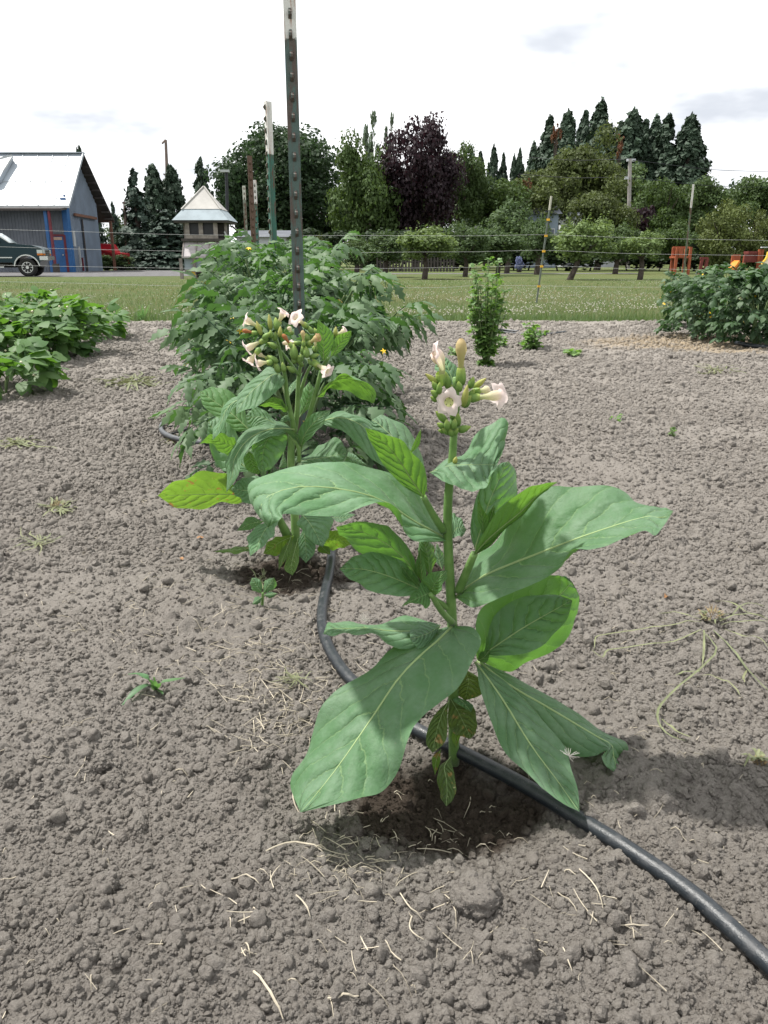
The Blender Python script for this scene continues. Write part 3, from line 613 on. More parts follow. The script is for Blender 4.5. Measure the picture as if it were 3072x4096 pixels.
leaf(T1, 'D', [(405, 655), ((470, 575), (432, 585), (480, 612)), ((560, 495), (500, 465), (580, 515)), ((660, 415), (600, 350), (675, 430)), ((740, 335), (690, 290), (765, 330)), ((805, 282), (770, 257), (825, 278)), (872, 246)], 1.04, 1.0, -.035, .0, True, 'tobacco_leaf_young', wav=.02)
leaf(T1, 'D', [(462, 545), ((455, 450), (432, 460), (490, 450)), ((440, 385), (428, 390), (460, 400)), (431, 333)], 1.05, 1.04, .01, -.01, False, 'tobacco_leaf_young', 22, 8, .02, rib=.5)
leaf(T1, 'D', [(470, 560), ((500, 450), (475, 450), (520, 450)), (522, 370)], 1.06, 1.06, 0, 0, True, 'tobacco_leaf_young', 18, 8, .02, rib=.5)
leaf(T1, 'D', [(305, 885), ((440, 775), (400, 690), (430, 945)), ((600, 702), (530, 560), (620, 872)), ((760, 640), (660, 400), (800, 758)), ((920, 577), (820, 268), (915, 672)), ((1070, 522), (1010, 262), (1000, 600)), ((1220, 472), (1180, 292), (1190, 552)), ((1370, 430), (1330, 355), (1350, 540)), ((1460, 440), (1460, 390), (1420, 545)), (1512, 405)],
     1.07, 0.965, .075, -.06, nu=70, nv=26, wav=.045, lab='large leaf reaching to the right with wavy near edge')
leaf(T1, 'D', [(425, 1225), ((540, 1140), (412, 1090), (560, 1287)), ((680, 1040), (455, 945), (690, 1255)), ((800, 940), (620, 830), (850, 1170)), ((900, 850), (790, 757), (975, 1030)), ((945, 800), (890, 765), (992, 900)), (958, 812)], 1.08, 1.12, -.02, .03, True, 'tobacco_leaf', wav=.03, lab='yellow green leaf with the light shining through')
leaf(T1, 'D', [(455, 1205), ((540, 1145), (482, 1120), (560, 1205)), ((660, 1065), (520, 990), (690, 1195)), ((770, 1000), (640, 895), (800, 1140)), ((860, 950), (780, 870), (880, 1060)), ((920, 915), (880, 876), (935, 970)), (953, 900)], 1.05, 1.02, .02, -.02, wav=.03)
leaf(T1, 'D', [(430, 1235), ((465, 1215), (440, 1190), (480, 1245)), (498, 1172)], 1.045, 1.03, 0, 0, mat='tobacco_leaf_young', nu=18, nv=8, rib=.5)
leaf(T1, 'F', [(790, 112), ((720, 178), (625, 150), (900, 148)), ((640, 245), (540, 225), (885, 235)), ((545, 345), (430, 300), (805, 395)), ((450, 485), (265, 430), (660, 495)), ((370, 602), (158, 590), (592, 622)), ((280, 730), (98, 730), (525, 785)), ((190, 845), (92, 850), (375, 872)), (113, 940)],
     1.065, 0.835, .045, -.025, nu=70, nv=26, wav=.05, lab='broad pale leaf drooping towards the camera')
leaf(T1, 'F', [(735, 110), ((690, 140), (650, 95), (690, 180)), ((640, 160), (600, 130), (640, 215)), (598, 175)], 1.07, 1.03, .03, -.02, nu=24, nv=12, rib=.5)
leaf(T1, 'F', [(740, 130), ((630, 135), (610, 60), (625, 208)), ((510, 135), (520, 88), (500, 190)), ((410, 122), (400, 106), (415, 142)), ((310, 124), (290, 96), (330, 160)), ((245, 125), (240, 95), (255, 158)), (213, 150)], 1.09, 1.02, .05, -.04, wav=.04)
leaf(T1, 'F', [(885, 275), ((955, 365), (905, 360), (1000, 350)), ((1030, 475), (950, 520), (1100, 440)), ((1090, 575), (1000, 640), (1190, 545)), ((1160, 680), (1075, 735), (1285, 650)), ((1240, 785), (1170, 815), (1310, 750)), ((1300, 870), (1260, 888), (1340, 840)), (1347, 937)], 1.06, .885, -.02, .015, nu=54, nv=22, wav=.03, lab='long leaf trailing to the soil on the right')
leaf(T1, 'F', [(895, 268), ((1040, 378), (1075, 350), (1050, 480)), ((1180, 458), (1225, 422), (1180, 590)), ((1310, 535), (1340, 505), (1310, 685)), ((1420, 600), (1440, 572), (1425, 688)), ((1490, 640), (1546, 632), (1472, 662)), ((1500, 690), (1552, 700), (1430, 690)), ((1515, 740), (1545, 745), (1470, 735)), (1525, 775)], 1.085, 1.0, .04, -.03, nu=54, nv=20, wav=.03, lab='leaf with the tip folded under behind the trailing leaf')
leaf(T1, 'H', [(560, 1180), ((490, 1290), (440, 1290), (575, 1270)), ((510, 1420), (412, 1400), (608, 1410)), ((520, 1560), (435, 1560), (620, 1560)), ((515, 1660), (460, 1650), (580, 1660)), (512, 1732)], 1.0, .955, .01, 0, mat='tobacco_leaf_chewed', nu=30, nv=12, wav=.05, lab='small hanging leaf with brown chewed patch')
leaf(T1, 'H', [(540, 560), ((460, 720), (380, 720), (525, 720)), ((410, 880), (305, 880), (525, 900)), ((380, 1020), (290, 1030), (490, 1030)), (360, 1140)], 1.04, 1.0, 0, 0, nu=30, nv=12, mat='tobacco_leaf_chewed', wav=.04)
leaf(T1, 'H', [(560, 540), ((640, 680), (530, 700), (800, 600)), ((700, 800), (540, 850), (845, 780)), ((750, 900), (620, 930), (840, 900)), (780, 985)], 1.06, 1.04, 0, 0, nu=30, nv=14, mat='tobacco_leaf_chewed', wav=.12, lab='ragged spotted leaf low on the stem')
leaf(T1, 'H', [(640, 520), ((700, 580), (590, 560), (800, 600)), (790, 690)], 1.04, 1.03, 0, 0, nu=20, nv=10)
leaf(T1, 'H', [(640, 820), ((620, 930), (570, 950), (680, 900)), (620, 1090)], 1.05, 1.06, 0, 0, True, 'tobacco_leaf_old', 20, 8)
leaf(T1, 'H', [(450, 1100), ((400, 1230), (355, 1200), (440, 1250)), (385, 1385)], 1.03, 1.02, 0, 0, False, 'tobacco_leaf_old', 20, 8)
leaf(T1, 'H', [(700, 200), ((760, 330), (640, 350), (900, 330)), ((740, 450), (620, 470), (920, 480)), (720, 560)], 1.08, 1.07, 0, 0, mat='tobacco_leaf_chewed', nu=26, nv=12)
leaf(T1, 'C', [(1115, 1190), ((1050, 1075), (1098, 1060), (1020, 1180)), ((930, 965), (990, 905), (850, 1070)), ((780, 885), (870, 832), (690, 985)), ((660, 850), (740, 805), (600, 895)), (570, 842)], 1.07, 1.1, -.03, .03, True, 'tobacco_leaf', wav=.03)
leaf(T1, 'C', [(1135, 1262), ((1030, 1212), (1085, 1150), (1060, 1302)), ((900, 1160), (960, 1045), (920, 1298)), ((770, 1125), (830, 1010), (780, 1250)), ((660, 1115), (700, 1030), (670, 1190)), (593, 1122)], 1.055, 1.0, .03, -.03, wav=.03)
leaf(T1, 'C', [(1205, 1295), ((1215, 1240), (1255, 1285), (1150, 1210)), ((1245, 1190), (1300, 1190), (1190, 1150)), (1310, 1128)], 1.02, .995, -.02, .02, nu=24, nv=12, mat='tobacco_leaf_young', rib=.5)
leaf(T1, 'C', [(1200, 1275), ((1145, 1300), (1150, 1215), (1180, 1380)), ((1085, 1325), (1085, 1280), (1095, 1345)), (1004, 1372)], 1.01, .98, .03, -.01, nu=24, nv=12, mat='tobacco_leaf_young', rib=.5)
leaf(T1, 'C', [(1195, 1180), ((1185, 1050), (1140, 1060), (1232, 1050)), ((1165, 970), (1120, 970), (1215, 960)), (1150, 900)], 1.08, 1.10, 0, .02, nu=26, nv=12, mat='tobacco_leaf_young')
leaf(T1, 'C', [(1150, 1240), ((1135, 1120), (1100, 1110), (1170, 1130)), (1130, 975)], 1.06, 1.07, .01, 0, nu=22, nv=10, mat='tobacco_leaf_young', rib=.6)
leaf(T1, 'C', [(1130, 1250), ((1060, 1175), (1025, 1170), (1085, 1155)), (1004, 1098)], 1.05, 1.04, .01, -.01, nu=20, nv=8, mat='tobacco_leaf_young', rib=.6)
leaf(T1, 'C', [(1140, 1245), ((1080, 1160), (1055, 1140), (1110, 1170)), (1045, 1110)], 1.055, 1.05, 0, 0, nu=18, nv=8, mat='tobacco_leaf_young', rib=.6)
leaf(T1, 'C', [(1275, 1130), ((1250, 1040), (1225, 1050), (1290, 1050)), (1240, 945)], 1.11, 1.14, 0, .02, nu=20, nv=10)
leaf(T1, 'A', [(660, 800), ((640, 690), (590, 640), (690, 640)), ((590, 540), (450, 560), (702, 545)), ((550, 450), (415, 520), (640, 465)), ((530, 400), (480, 420), (575, 405)), (520, 378)], 1.08, 1.12, 0, .02, nu=32, nv=14, wav=.03, lab='pale leaf behind the flower head')
def pa(x, y, Y): return at('A', x, y, Y)
camd = lambda p: (CO - p).normalized()
c0 = pa(590, 930, 1.02)
fa = flower(T1, pa(640, 900, 1.068), c0, .0205, face=camd(c0) + Vector((-.18, 0, -.02)), lab='open pale pink star flower facing the camera')
up_ = Vector((0, 0, 1)); cd_ = (camd(c0) + Vector((-.18, 0, -.02))).normalized(); V = [c0 - cd_ * .004]; s1_ = cd_.cross(up_).normalized(); u1_ = s1_.cross(cd_)
for k in range(16): V.append(c0 - cd_ * .0006 + (s1_ * math.cos(k * .3927) + u1_ * math.sin(k * .3927)) * .0064)
add('throat', np.array([tuple(v) for v in V]), [(0, k + 1, (k + 1) % 16 + 1) for k in range(16)], 'throat', fa)
for k in range(5):
    a_ = k * 1.256 + .4; sd_ = camd(c0).cross(up_).normalized(); p_ = c0 + camd(c0) * .004 + (sd_ * math.cos(a_) + up_ * math.sin(a_)) * .0048
    V, Fc, uv_, _ = lathe([p_, p_ + up_ * .0007, p_ + up_ * .0016], [(0, .0004), (.5, .0009), (1, .0003)], 6); add('stamen', np.array([tuple(v) for v in V]), Fc, 'anther', fa)
flower(T1, pa(840, 885, 1.045), pa(1200, 845, 1.05), .0205, face=(.85, .5, .05), lab='open flower pointing right')
flower(T1, pa(505, 700, 1.045), pa(430, 335, 1.03), .017, face=(-.9, -.1, .35), droop=.45, rt=1.25, lab='wilting flower bent to the left')
flower(T1, pa(735, 690, 1.045), pa(738, 165, 1.04), .01, mat='corolla_tan', limb=False, rt=1.15, lab='upright closed flower with tan tip')
flower(T1, pa(900, 810, 1.08), pa(1080, 775, 1.09), .008, mat='corolla', limb=False, rt=.9)
for (x0, y0, x1, y1, r_, m_, Y) in [(445, 700, 305, 585, 34, 'bud_yellow', 1.04), (450, 770, 385, 690, 42, 'bud', 1.035), (470, 830, 480, 690, 36, 'bud', 1.025), (460, 860, 372, 790, 40, 'bud', 1.03), (450, 900, 362, 880, 36, 'bud', 1.035), (590, 770, 545, 560, 48, 'bud', 1.05),
        (720, 800, 705, 680, 42, 'bud', 1.03), (840, 760, 890, 625, 42, 'bud', 1.04), (890, 760, 1040, 640, 36, 'bud_yellow', 1.06), (860, 800, 970, 780, 42, 'bud', 1.055), (830, 880, 900, 770, 40, 'bud', 1.05), (770, 990, 860, 850, 46, 'bud', 1.045), (760, 985, 815, 720, 42, 'bud_yellow', 1.02),
        (560, 1170, 430, 1040, 44, 'bud', 1.04), (540, 1240, 445, 1185, 38, 'bud', 1.035), (580, 1260, 560, 1140, 42, 'bud', 1.025), (640, 1250, 670, 1135, 46, 'bud', 1.025), (690, 1220, 700, 1060, 46, 'bud', 1.045), (590, 1310, 505, 1245, 36, 'bud', 1.035), (630, 1340, 600, 1240, 36, 'bud', 1.03),
        (650, 1320, 700, 1245, 34, 'bud', 1.03), (700, 1275, 857, 1225, 46, 'bud', 1.035), (640, 1120, 650, 1030, 50, 'bud', 1.05), (610, 790, 625, 720, 30, 'bud', 1.05), (540, 1290, 458, 1270, 26, 'bud', 1.04)]:
    bud(T1, pa(x0, y0, Y), pa(x1, y1, Y - .006), r_ * 550 / 1659 / 3150 * 1.08, m_)
bud(T1, at('D', 300, 140, 1.05), at('D', 312, 110, 1.045), .004, 'bud_yellow')

# ---- rear plant
b = at('E', 1060, 1450, 1.85); b.z = sz(b.x, b.y) - .01
T2 = empty('tobacco_plant', b, 'flowering tobacco plant behind the front one, before the tomato row', 'plant', 'tobacco plants')
stem(T2, 'E', [(1055, 1460), (1072, 1250), (1068, 1050), (1050, 800), (1040, 600), (1045, 420)], 1.85, 1.86, .0125, .008)
stem(T2, 'B', [(655, 1300), (640, 1200), (592, 990), (572, 790), (515, 510), (480, 400)], 1.86, 1.82, .0075, .003, name='branch'); stem(T2, 'B', [(660, 1300), (685, 1100), (697, 800), (720, 650), (745, 560)], 1.87, 1.84, .007, .003, name='branch')
stem(T2, 'B', [(690, 1500), (790, 1180), (850, 960), (925, 690), (985, 590)], 1.88, 1.82, .0075, .004, name='branch'); stem(T2, 'B', [(700, 760), (600, 620), (530, 530)], 1.85, 1.83, .004, .003, name='branch'); stem(T2, 'B', [(700, 980), (760, 780), (810, 670)], 1.87, 1.85, .005, .003, name='branch')
stem(T2, 'E', [(1100, 640), (1095, 540), (1040, 440)], 1.84, 1.82, .005, .004, name='side_shoot'); stem(T2, 'E', [(1010, 1180), (960, 1080), (930, 1030)], 1.85, 1.82, .012, .008, name='side_shoot')
y2 = 'tobacco_leaf_young'; yo = 'tobacco_leaf_old'
leaf(T2, 'E', [(730, 405), ((660, 335), (705, 280), (640, 412)), ((590, 275), (660, 180), (535, 330)), ((490, 205), (560, 106), (435, 272)), ((415, 150), (460, 95), (385, 210)), (367, 122)], 1.9, 1.93, .03, -.02, mat=y2)
leaf(T2, 'E', [(760, 150), ((625, 195), (610, 168), (635, 232)), ((560, 258), (542, 232), (585, 285)), ((532, 330), (512, 325), (560, 342)), ((490, 410), (468, 405), (515, 428)), (460, 482)], 1.83, 1.77, .015, -.01, nu=34, nv=12)
leaf(T2, 'B', [(580, 800), ((475, 745), (410, 680), (535, 875)), ((350, 830), (300, 778), (432, 962)), ((232, 932), (165, 885), (322, 1045)), ((150, 1042), (116, 990), (207, 1090)), (103, 1130)], 1.84, 1.76, .03, -.03, wav=.03, lab='bluish leaf hanging to the lower left')
leaf(T2, 'B', [(592, 1115), ((560, 1072), (588, 1075), (545, 1102)), ((500, 1030), (540, 1010), (470, 1078)), ((425, 1010), (465, 968), (390, 1062)), (318, 1052)], 1.85, 1.82, -.02, .02, True, y2, 30, 12)
leaf(T2, 'E', [(1020, 400), ((900, 345), (915, 328), (880, 362)), ((820, 310), (842, 258), (790, 378)), ((750, 312), (770, 238), (735, 402)), (704, 300)], 1.85, 1.86, .01, -.01)
leaf(T2, 'E', [(1066, 402), ((960, 392), (972, 356), (950, 440)), ((850, 408), (862, 352), (852, 462)), ((740, 462), (730, 400), (772, 496)), ((660, 548), (630, 490), (706, 586)), ((615, 642), (568, 620), (666, 656)), ((605, 742), (566, 732), (658, 736)), (563, 866)], 1.85, 1.74, .03, -.02, nu=56, lab='long leaf arching over and down to the left')
leaf(T2, 'E', [(940, 430), ((870, 470), (798, 485), (1006, 440)), ((840, 540), (748, 540), (1002, 530)), ((830, 610), (774, 622), (952, 620)), ((825, 672), (795, 684), (890, 692)), (820, 720)], 1.86, 1.85, 0, 0)
leaf(T2, 'E', [(745, 715), ((660, 640), (705, 560), (640, 712)), ((560, 540), (645, 430), (520, 692)), ((490, 440), (575, 335), (440, 540)), ((450, 372), (500, 314), (424, 420)), (432, 342)], 1.93, 1.97, .03, -.02)
leaf(T2, 'E', [(645, 520), ((590, 518), (618, 475), (570, 597)), ((520, 488), (542, 444), (490, 549)), ((440, 466), (452, 439), (430, 502)), (356, 513)], 1.84, 1.81, -.02, .03, True, y2, 34, 14)
leaf(T2, 'E', [(730, 560), ((750, 640), (690, 622), (808, 630)), ((780, 700), (720, 702), (822, 692)), (800, 737)], 1.89, 1.88, 0, 0, True, y2, 26, 12)
leaf(T2, 'E', [(770, 890), ((645, 882), (602, 795), (672, 932)), ((540, 876), (545, 713), (530, 946)), ((420, 876), (420, 711), (400, 973)), ((280, 881), (290, 745), (280, 989)), ((150, 886), (160, 795), (150, 951)), (57, 890)], 1.84, 1.80, -.04, .03, True, yo, 46, 18, lab='yellow green leaf pointing left, low on the plant')
leaf(T2, 'E', [(910, 850), ((785, 850), (795, 748), (775, 946)), ((690, 850), (700, 759), (690, 936)), ((640, 842), (650, 780), (640, 892)), (594, 840)], 1.82, 1.77, .03, -.02, nu=32, nv=14)
leaf(T2, 'E', [(965, 1060), ((870, 1115), (798, 1108), (932, 1110)), ((820, 1190), (718, 1190), (908, 1180)), ((790, 1262), (728, 1255), (852, 1246)), (737, 1339)], 1.80, 1.73, .01, -.01, nu=36, nv=14)
leaf(T2, 'E', [(840, 1080), ((740, 1096), (730, 1048), (750, 1137)), (638, 1149)], 1.82, 1.8, .02, -.01, nu=24, nv=10, mat=y2); leaf(T2, 'E', [(820, 1270), ((720, 1280), (740, 1262), (720, 1305)), ((600, 1290), (620, 1266), (600, 1311)), (466, 1302)], 1.79, 1.77, .04, -.02, nu=30, nv=10, mat=yo)
leaf(T2, 'E', [(1062, 1185), ((960, 1230), (950, 1188), (1010, 1300)), ((890, 1280), (870, 1230), (920, 1330)), (835, 1318)], 1.82, 1.78, -.01, .02, True, yo, 28, 12); leaf(T2, 'E', [(1120, 1030), ((1170, 1080), (1088, 1100), (1336, 1042)), ((1220, 1160), (1140, 1172), (1328, 1150)), ((1250, 1220), (1200, 1237), (1302, 1222)), (1273, 1267)], 1.79, 1.74, .0, .02, nu=34, nv=14)
leaf(T2, 'E', [(1130, 1130), ((1142, 1210), (1094, 1222), (1204, 1200)), ((1152, 1310), (1090, 1312), (1217, 1300)), (1150, 1387)], 1.81, 1.77, 0, 0, nu=28, nv=12); leaf(T2, 'E', [(1220, 1190), ((1330, 1208), (1330, 1138), (1300, 1272)), ((1405, 1222), (1410, 1172), (1400, 1280)), (1482, 1250)], 1.84, 1.84, -.02, .02, True, yo, 28, 12)
leaf(T2, 'E', [(1092, 1205), ((1060, 1320), (1008, 1350), (1098, 1300)), ((1040, 1420), (993, 1432), (1092, 1402)), (1050, 1478)], 1.79, 1.73, 0, 0, nu=26, nv=12, mat=yo); leaf(T2, 'E', [(1042, 1190), ((1000, 1300), (958, 1312), (1042, 1290)), (948, 1442)], 1.81, 1.75, 0, 0, nu=24, nv=10, mat=yo)
leaf(T2, 'E', [(1250, 1250), ((1290, 1290), (1240, 1300), (1320, 1270)), (1330, 1325)], 1.84, 1.84, 0, 0, nu=18, nv=8, mat=yo); leaf(T2, 'E', [(1450, 600), ((1510, 620), (1480, 570), (1450, 650)), (1600, 665)], 1.92, 1.95, .02, -.02, nu=20, nv=8); leaf(T2, 'E', [(1340, 1050), ((1430, 1050), (1420, 1015), (1400, 1085)), (1520, 1030)], 1.9, 1.92, .02, -.02, nu=20, nv=10)
leaf(T2, 'E', [(950, 690), ((980, 640), (960, 650), (1010, 670)), (985, 560)], 1.9, 1.92, 0, 0, nu=18, nv=8); leaf(T2, 'E', [(985, 350), ((1000, 300), (970, 330), (1060, 320)), (1070, 285)], 1.9, 1.92, 0, 0, nu=18, nv=8)
leaf(T2, 'E', [(1082, 642), ((1200, 618), (1220, 550), (1200, 657)), ((1300, 605), (1310, 485), (1300, 663)), ((1390, 585), (1395, 467), (1400, 659)), (1457, 575)], 1.87, 1.85, .05, -.02, nu=36, nv=16)
leaf(T2, 'E', [(1110, 535), ((1140, 440), (1090, 430), (1182, 462)), ((1200, 360), (1140, 338), (1262, 380)), ((1270, 300), (1220, 278), (1312, 310)), (1336, 256)], 1.85, 1.79, .01, -.02, nu=36, nv=14)
leaf(T2, 'B', [(905, 1210), ((1000, 1172), (1000, 1125), (1000, 1252)), ((1130, 1165), (1150, 1108), (1130, 1297)), ((1270, 1220), (1312, 1170), (1240, 1402)), ((1400, 1330), (1452, 1300), (1370, 1532)), ((1500, 1480), (1552, 1482), (1480, 1612)), (1612, 1652)], 1.88, 1.80, .04, -.02, nu=46, nv=18, lab='leaf arching to the right behind the front plant')
leaf(T2, 'B', [(860, 972), ((940, 900), (962, 878), (930, 952)), ((1030, 815), (1040, 772), (1005, 882)), ((1150, 785), (1172, 753), (1110, 902)), ((1270, 835), (1282, 798), (1240, 952)), ((1385, 935), (1427, 918), (1350, 1002)), (1411, 1029)], 1.85, 1.80, -.05, .03, True, y2, 44, 16, lab='upper right leaf hanging over')
leaf(T2, 'B', [(935, 632), ((932, 540), (884, 530), (986, 562)), ((938, 440), (867, 440), (1030, 430)), ((922, 340), (871, 330), (1002, 335)), (879, 236)], 1.83, 1.82, 0, 0, True, y2, 32, 14, .03); leaf(T2, 'B', [(1000, 592), ((1062, 500), (1015, 500), (1092, 536)), ((1122, 420), (1050, 400), (1166, 452)), ((1172, 365), (1120, 360), (1194, 392)), (1198, 337)], 1.83, 1.80, 0, 0, True, y2, 32, 14, .03)
leaf(T2, 'B', [(608, 962), ((640, 860), (603, 880), (692, 842)), (742, 728)], 1.88, 1.92, 0, 0, nu=24, nv=10); leaf(T2, 'B', [(698, 1168), ((760, 1060), (713, 1050), (822, 1042)), ((800, 940), (718, 930), (864, 952)), (802, 818)], 1.89, 1.94, 0, .02, nu=30, nv=12, mat=y2)
leaf(T2, 'B', [(716, 1452), ((690, 1370), (668, 1386), (707, 1360)), ((630, 1310), (608, 1322), (642, 1294)), (546, 1277)], 1.84, 1.79, .0, -.01, nu=24, nv=10); leaf(T2, 'B', [(560, 1160), ((590, 1190), (545, 1205), (630, 1180)), (545, 1200)], 1.85, 1.83, 0, 0, nu=14, nv=8, rib=.5); leaf(T2, 'B', [(560, 1070), ((550, 1030), (535, 1035), (570, 1040)), (540, 992)], 1.83, 1.82, 0, 0, nu=14, nv=6, rib=.5)
leaf(T2, 'B', [(560, 350), ((600, 290), (570, 320), (615, 330)), (625, 250)], 1.86, 1.87, 0, 0, True, y2, 18, 8)
def pb(x, y, Y): return at('B', x, y, Y)
for (x0, y0, x1, y1, Y, dY, R_, fc, m_, lm, lb) in [
    (345, 318, 190, 235, 1.82, 0, .019, (-.8, -.1, .3), 'corolla', 1, 'pale flower at the upper left of the head'), (498, 290, 560, 160, 1.82, 0, .018, (.6, -.1, .8), 'corolla', 1, None), (775, 300, 670, 215, 1.83, -.02, .024, (-.5, -.6, .45), 'corolla', 1, 'large pink flower before the post'),
    (390, 420, 205, 510, 1.80, -.01, .021, (-.8, -.15, -.5), 'corolla', 1, None), (325, 515, 225, 640, 1.79, -.01, .021, (-.5, -.15, -.8), 'corolla', 1, None), (440, 640, 305, 650, 1.78, -.01, .022, (-.9, -.1, -.25), 'corolla', 1, None), (835, 645, 975, 725, 1.80, -.03, .02, (.6, -.65, -.5), 'corolla', 1, 'flower opening to the lower right'),
    (300, 362, 165, 335, 1.80, 0, .01, None, 'corolla_withered', 0, 'withered orange flower'), (640, 500, 545, 370, 1.79, 0, .01, None, 'corolla_withered', 0, 'withered brown flower'), (785, 470, 890, 400, 1.80, -.02, .011, (.8, -.5, .3), 'corolla_tan', 1, None), (748, 480, 735, 335, 1.79, 0, .01, None, 'corolla_tan', 0, None),
    (710, 455, 545, 455, 1.83, 0, .01, None, 'corolla', 0, None), (1040, 385, 1145, 340, 1.86, 0, .016, (.8, .2, .4), 'corolla', 1, None), (420, 610, 310, 555, 1.81, 0, .01, None, 'corolla', 0, None), (640, 520, 610, 470, 1.86, 0, .016, (-.5, .3, .3), 'corolla', 1, None), (640, 370, 600, 300, 1.86, 0, .01, None, 'corolla', 0, None), (840, 520, 870, 420, 1.86, 0, .01, None, 'corolla', 0, None)]:
    flower(T2, pb(x0, y0, Y), pb(x1, y1, Y + dY), R_, fc, m_, 1.15 if lm else .8, limb=bool(lm), lab=lb)
for (x0, y0, x1, y1, r_, m_, Y) in [(345, 380, 297, 245, 22, 'bud_yellow', 1.80), (435, 330, 415, 180, 22, 'bud_yellow', 1.81), (520, 400, 525, 295, 22, 'bud_yellow', 1.8), (1045, 385, 1052, 298, 20, 'bud_yellow', 1.83), (655, 580, 650, 490, 46, 'bud', 1.79), (360, 400, 430, 370, 30, 'bud', 1.79), (440, 400, 430, 340, 26, 'bud', 1.80),
        (500, 500, 400, 450, 26, 'bud', 1.81), (500, 640, 400, 570, 30, 'bud', 1.79), (560, 720, 545, 650, 32, 'bud', 1.79), (660, 715, 590, 690, 32, 'bud', 1.80), (510, 720, 470, 650, 36, 'bud', 1.79), (740, 560, 735, 480, 30, 'bud', 1.80), (780, 590, 765, 490, 36, 'bud', 1.79), (800, 590, 895, 565, 24, 'bud', 1.80),
        (660, 640, 640, 580, 28, 'bud', 1.80), (700, 640, 690, 570, 26, 'bud', 1.80), (715, 630, 720, 560, 24, 'bud', 1.82), (830, 350, 780, 300, 30, 'bud', 1.83), (790, 440, 765, 360, 26, 'bud', 1.82), (850, 540, 880, 470, 26, 'bud', 1.83), (740, 680, 690, 610, 22, 'bud', 1.82), (880, 370, 850, 330, 28, 'bud', 1.84),
        (500, 320, 480, 230, 40, 'bud', 1.81), (470, 420, 480, 360, 30, 'bud', 1.81), (820, 650, 790, 620, 24, 'bud', 1.80), (900, 690, 830, 620, 40, 'bud', 1.80)]:
    bud(T2, pb(x0, y0, Y), pb(x1, y1, Y), r_ * 700 / 1659 / 3150 * 1.83, m_)
# ================================================================ GARDEN THINGS
def hosemat(name, c, d):
    t = NT(name); p = t.pos(); f = t.ramp(t.noise(60, 5, p, .7), .45, .72); s = t.ramp(t.noise(400, 3, p), .66, .72)
    n_ = t.n('ShaderNodeSeparateXYZ'); t.put(n_.inputs[0], t.n('ShaderNodeNewGeometry').outputs['Normal'])
    dust = t.math('MULTIPLY', t.ramp(n_.outputs[2], -.2, .9), f)
    c = t.mix(t.math('MULTIPLY', dust, .5), c, d); c = t.mix(t.math('MULTIPLY', s, .5), c, (.25, .23, .2))
    M[name] = t.done(t.princ(c, t.math('MULTIPLY_ADD', f, .25, .34), .5, t.bump(t.noise(500, 3, p), .0006)))
hosemat('hose', (.012, .016, .020), (.07, .07, .072)); hosemat('hose_grey', (.05, .054, .06), (.14, .14, .14))
def ground_tube(name, pts, r, mat, lab, cat, m=60, sides=14, lift=1.0, crop='S'):
    P = [gsoil(crop, x, y) for x, y in pts]; zs = np.array([sz(p.x, p.y) for p in P]); z0 = zs.copy()
    for _ in range(3): zs = np.maximum(np.convolve(np.pad(zs, 1, mode='edge'), [.25, .5, .25], 'valid'), z0 - .006)
    C = crom([gp(crop, x, y, z + r * lift) for (x, y), z in zip(pts, zs)], m)
    V, Fc = tube(C, r, sides); return tag(add(name, V, Fc, mat), lab, cat)
ground_tube('garden_hose', [(1760, 2165), (1659, 2080), (1500, 1935), (1350, 1830), (1250, 1768), (1150, 1706), (1050, 1652), (960, 1606), (890, 1570), (820, 1520), (758, 1468), (722, 1420), (701, 1375), (695, 1330), (701, 1285), (712, 1235), (716, 1190), (708, 1150), (690, 1115)], .0113, 'hose', 'thick black poly hose running from the lower right past both tobacco plants', 'hose', 110, lift=1.15)
ground_tube('garden_hose', [(600, 935), (520, 955), (440, 956), (400, 951), (368, 943), (349, 930), (353, 914), (378, 902), (410, 893), (460, 880)], .0115, 'hose_grey', 'grey hose loop curling out from under the tomato row', 'hose', 60)
ground_tube('drip_line', [(362, 922), (400, 915), (440, 908)], .004, 'hose', 'thin black drip line, upper one inside the hose loop', 'drip line', 16, 8); ground_tube('drip_line', [(366, 938), (395, 930), (420, 920)], .004, 'hose', 'thin black drip line, lower one inside the hose loop', 'drip line', 16, 8)
ground_tube('drip_line', [(1060, 716), (1100, 719), (1140, 722), (1180, 722), (1222, 717)], .013, 'hose', 'black drip line lying on the soil behind the small herb', 'drip line', 30, 8); ground_tube('drip_line', [(1060, 711), (1090, 713), (1120, 716)], .013, 'hose', 'short black drip line behind the tall herb', 'drip line', 16, 8)
ground_tube('drip_line', [(1590, 741), (1625, 747), (1680, 752)], .02, 'hose', 'black drip line under the yellow flowered bushes', 'drip line', 16, 8)

# ---- steel T-posts
def postmat(name, top, rust_amt, white_z, rustc=(.085, .050, .032), whitec=(.55, .55, .52)):
    t = NT(name); co = t.coord(); mp = t.n('ShaderNodeMapping'); mp.inputs['Scale'].default_value = (1, 1, .12); t.put(mp.inputs[0], co)
    f = t.ramp(t.noise(55, 5, mp.outputs[0], .7), .5 - rust_amt * .25, .62 - rust_amt * .25); sp = t.n('ShaderNodeSeparateXYZ'); t.put(sp.inputs[0], co)
    c = t.mix(f, top, rustc); wm = t.ramp(t.math('ADD', sp.outputs[2], t.math('MULTIPLY_ADD', t.noise(60, 2, co), .02, -.01)), white_z - .004, white_z + .004)
    wc = t.mix(t.ramp(t.noise(70, 5, mp.outputs[0], .7), .5, .68), whitec, (.28, .16, .11)); c = t.mix(wm, c, wc)
    M[name] = t.done(t.princ(c, .6, .4, t.bump(t.noise(200, 4, co), .001)))
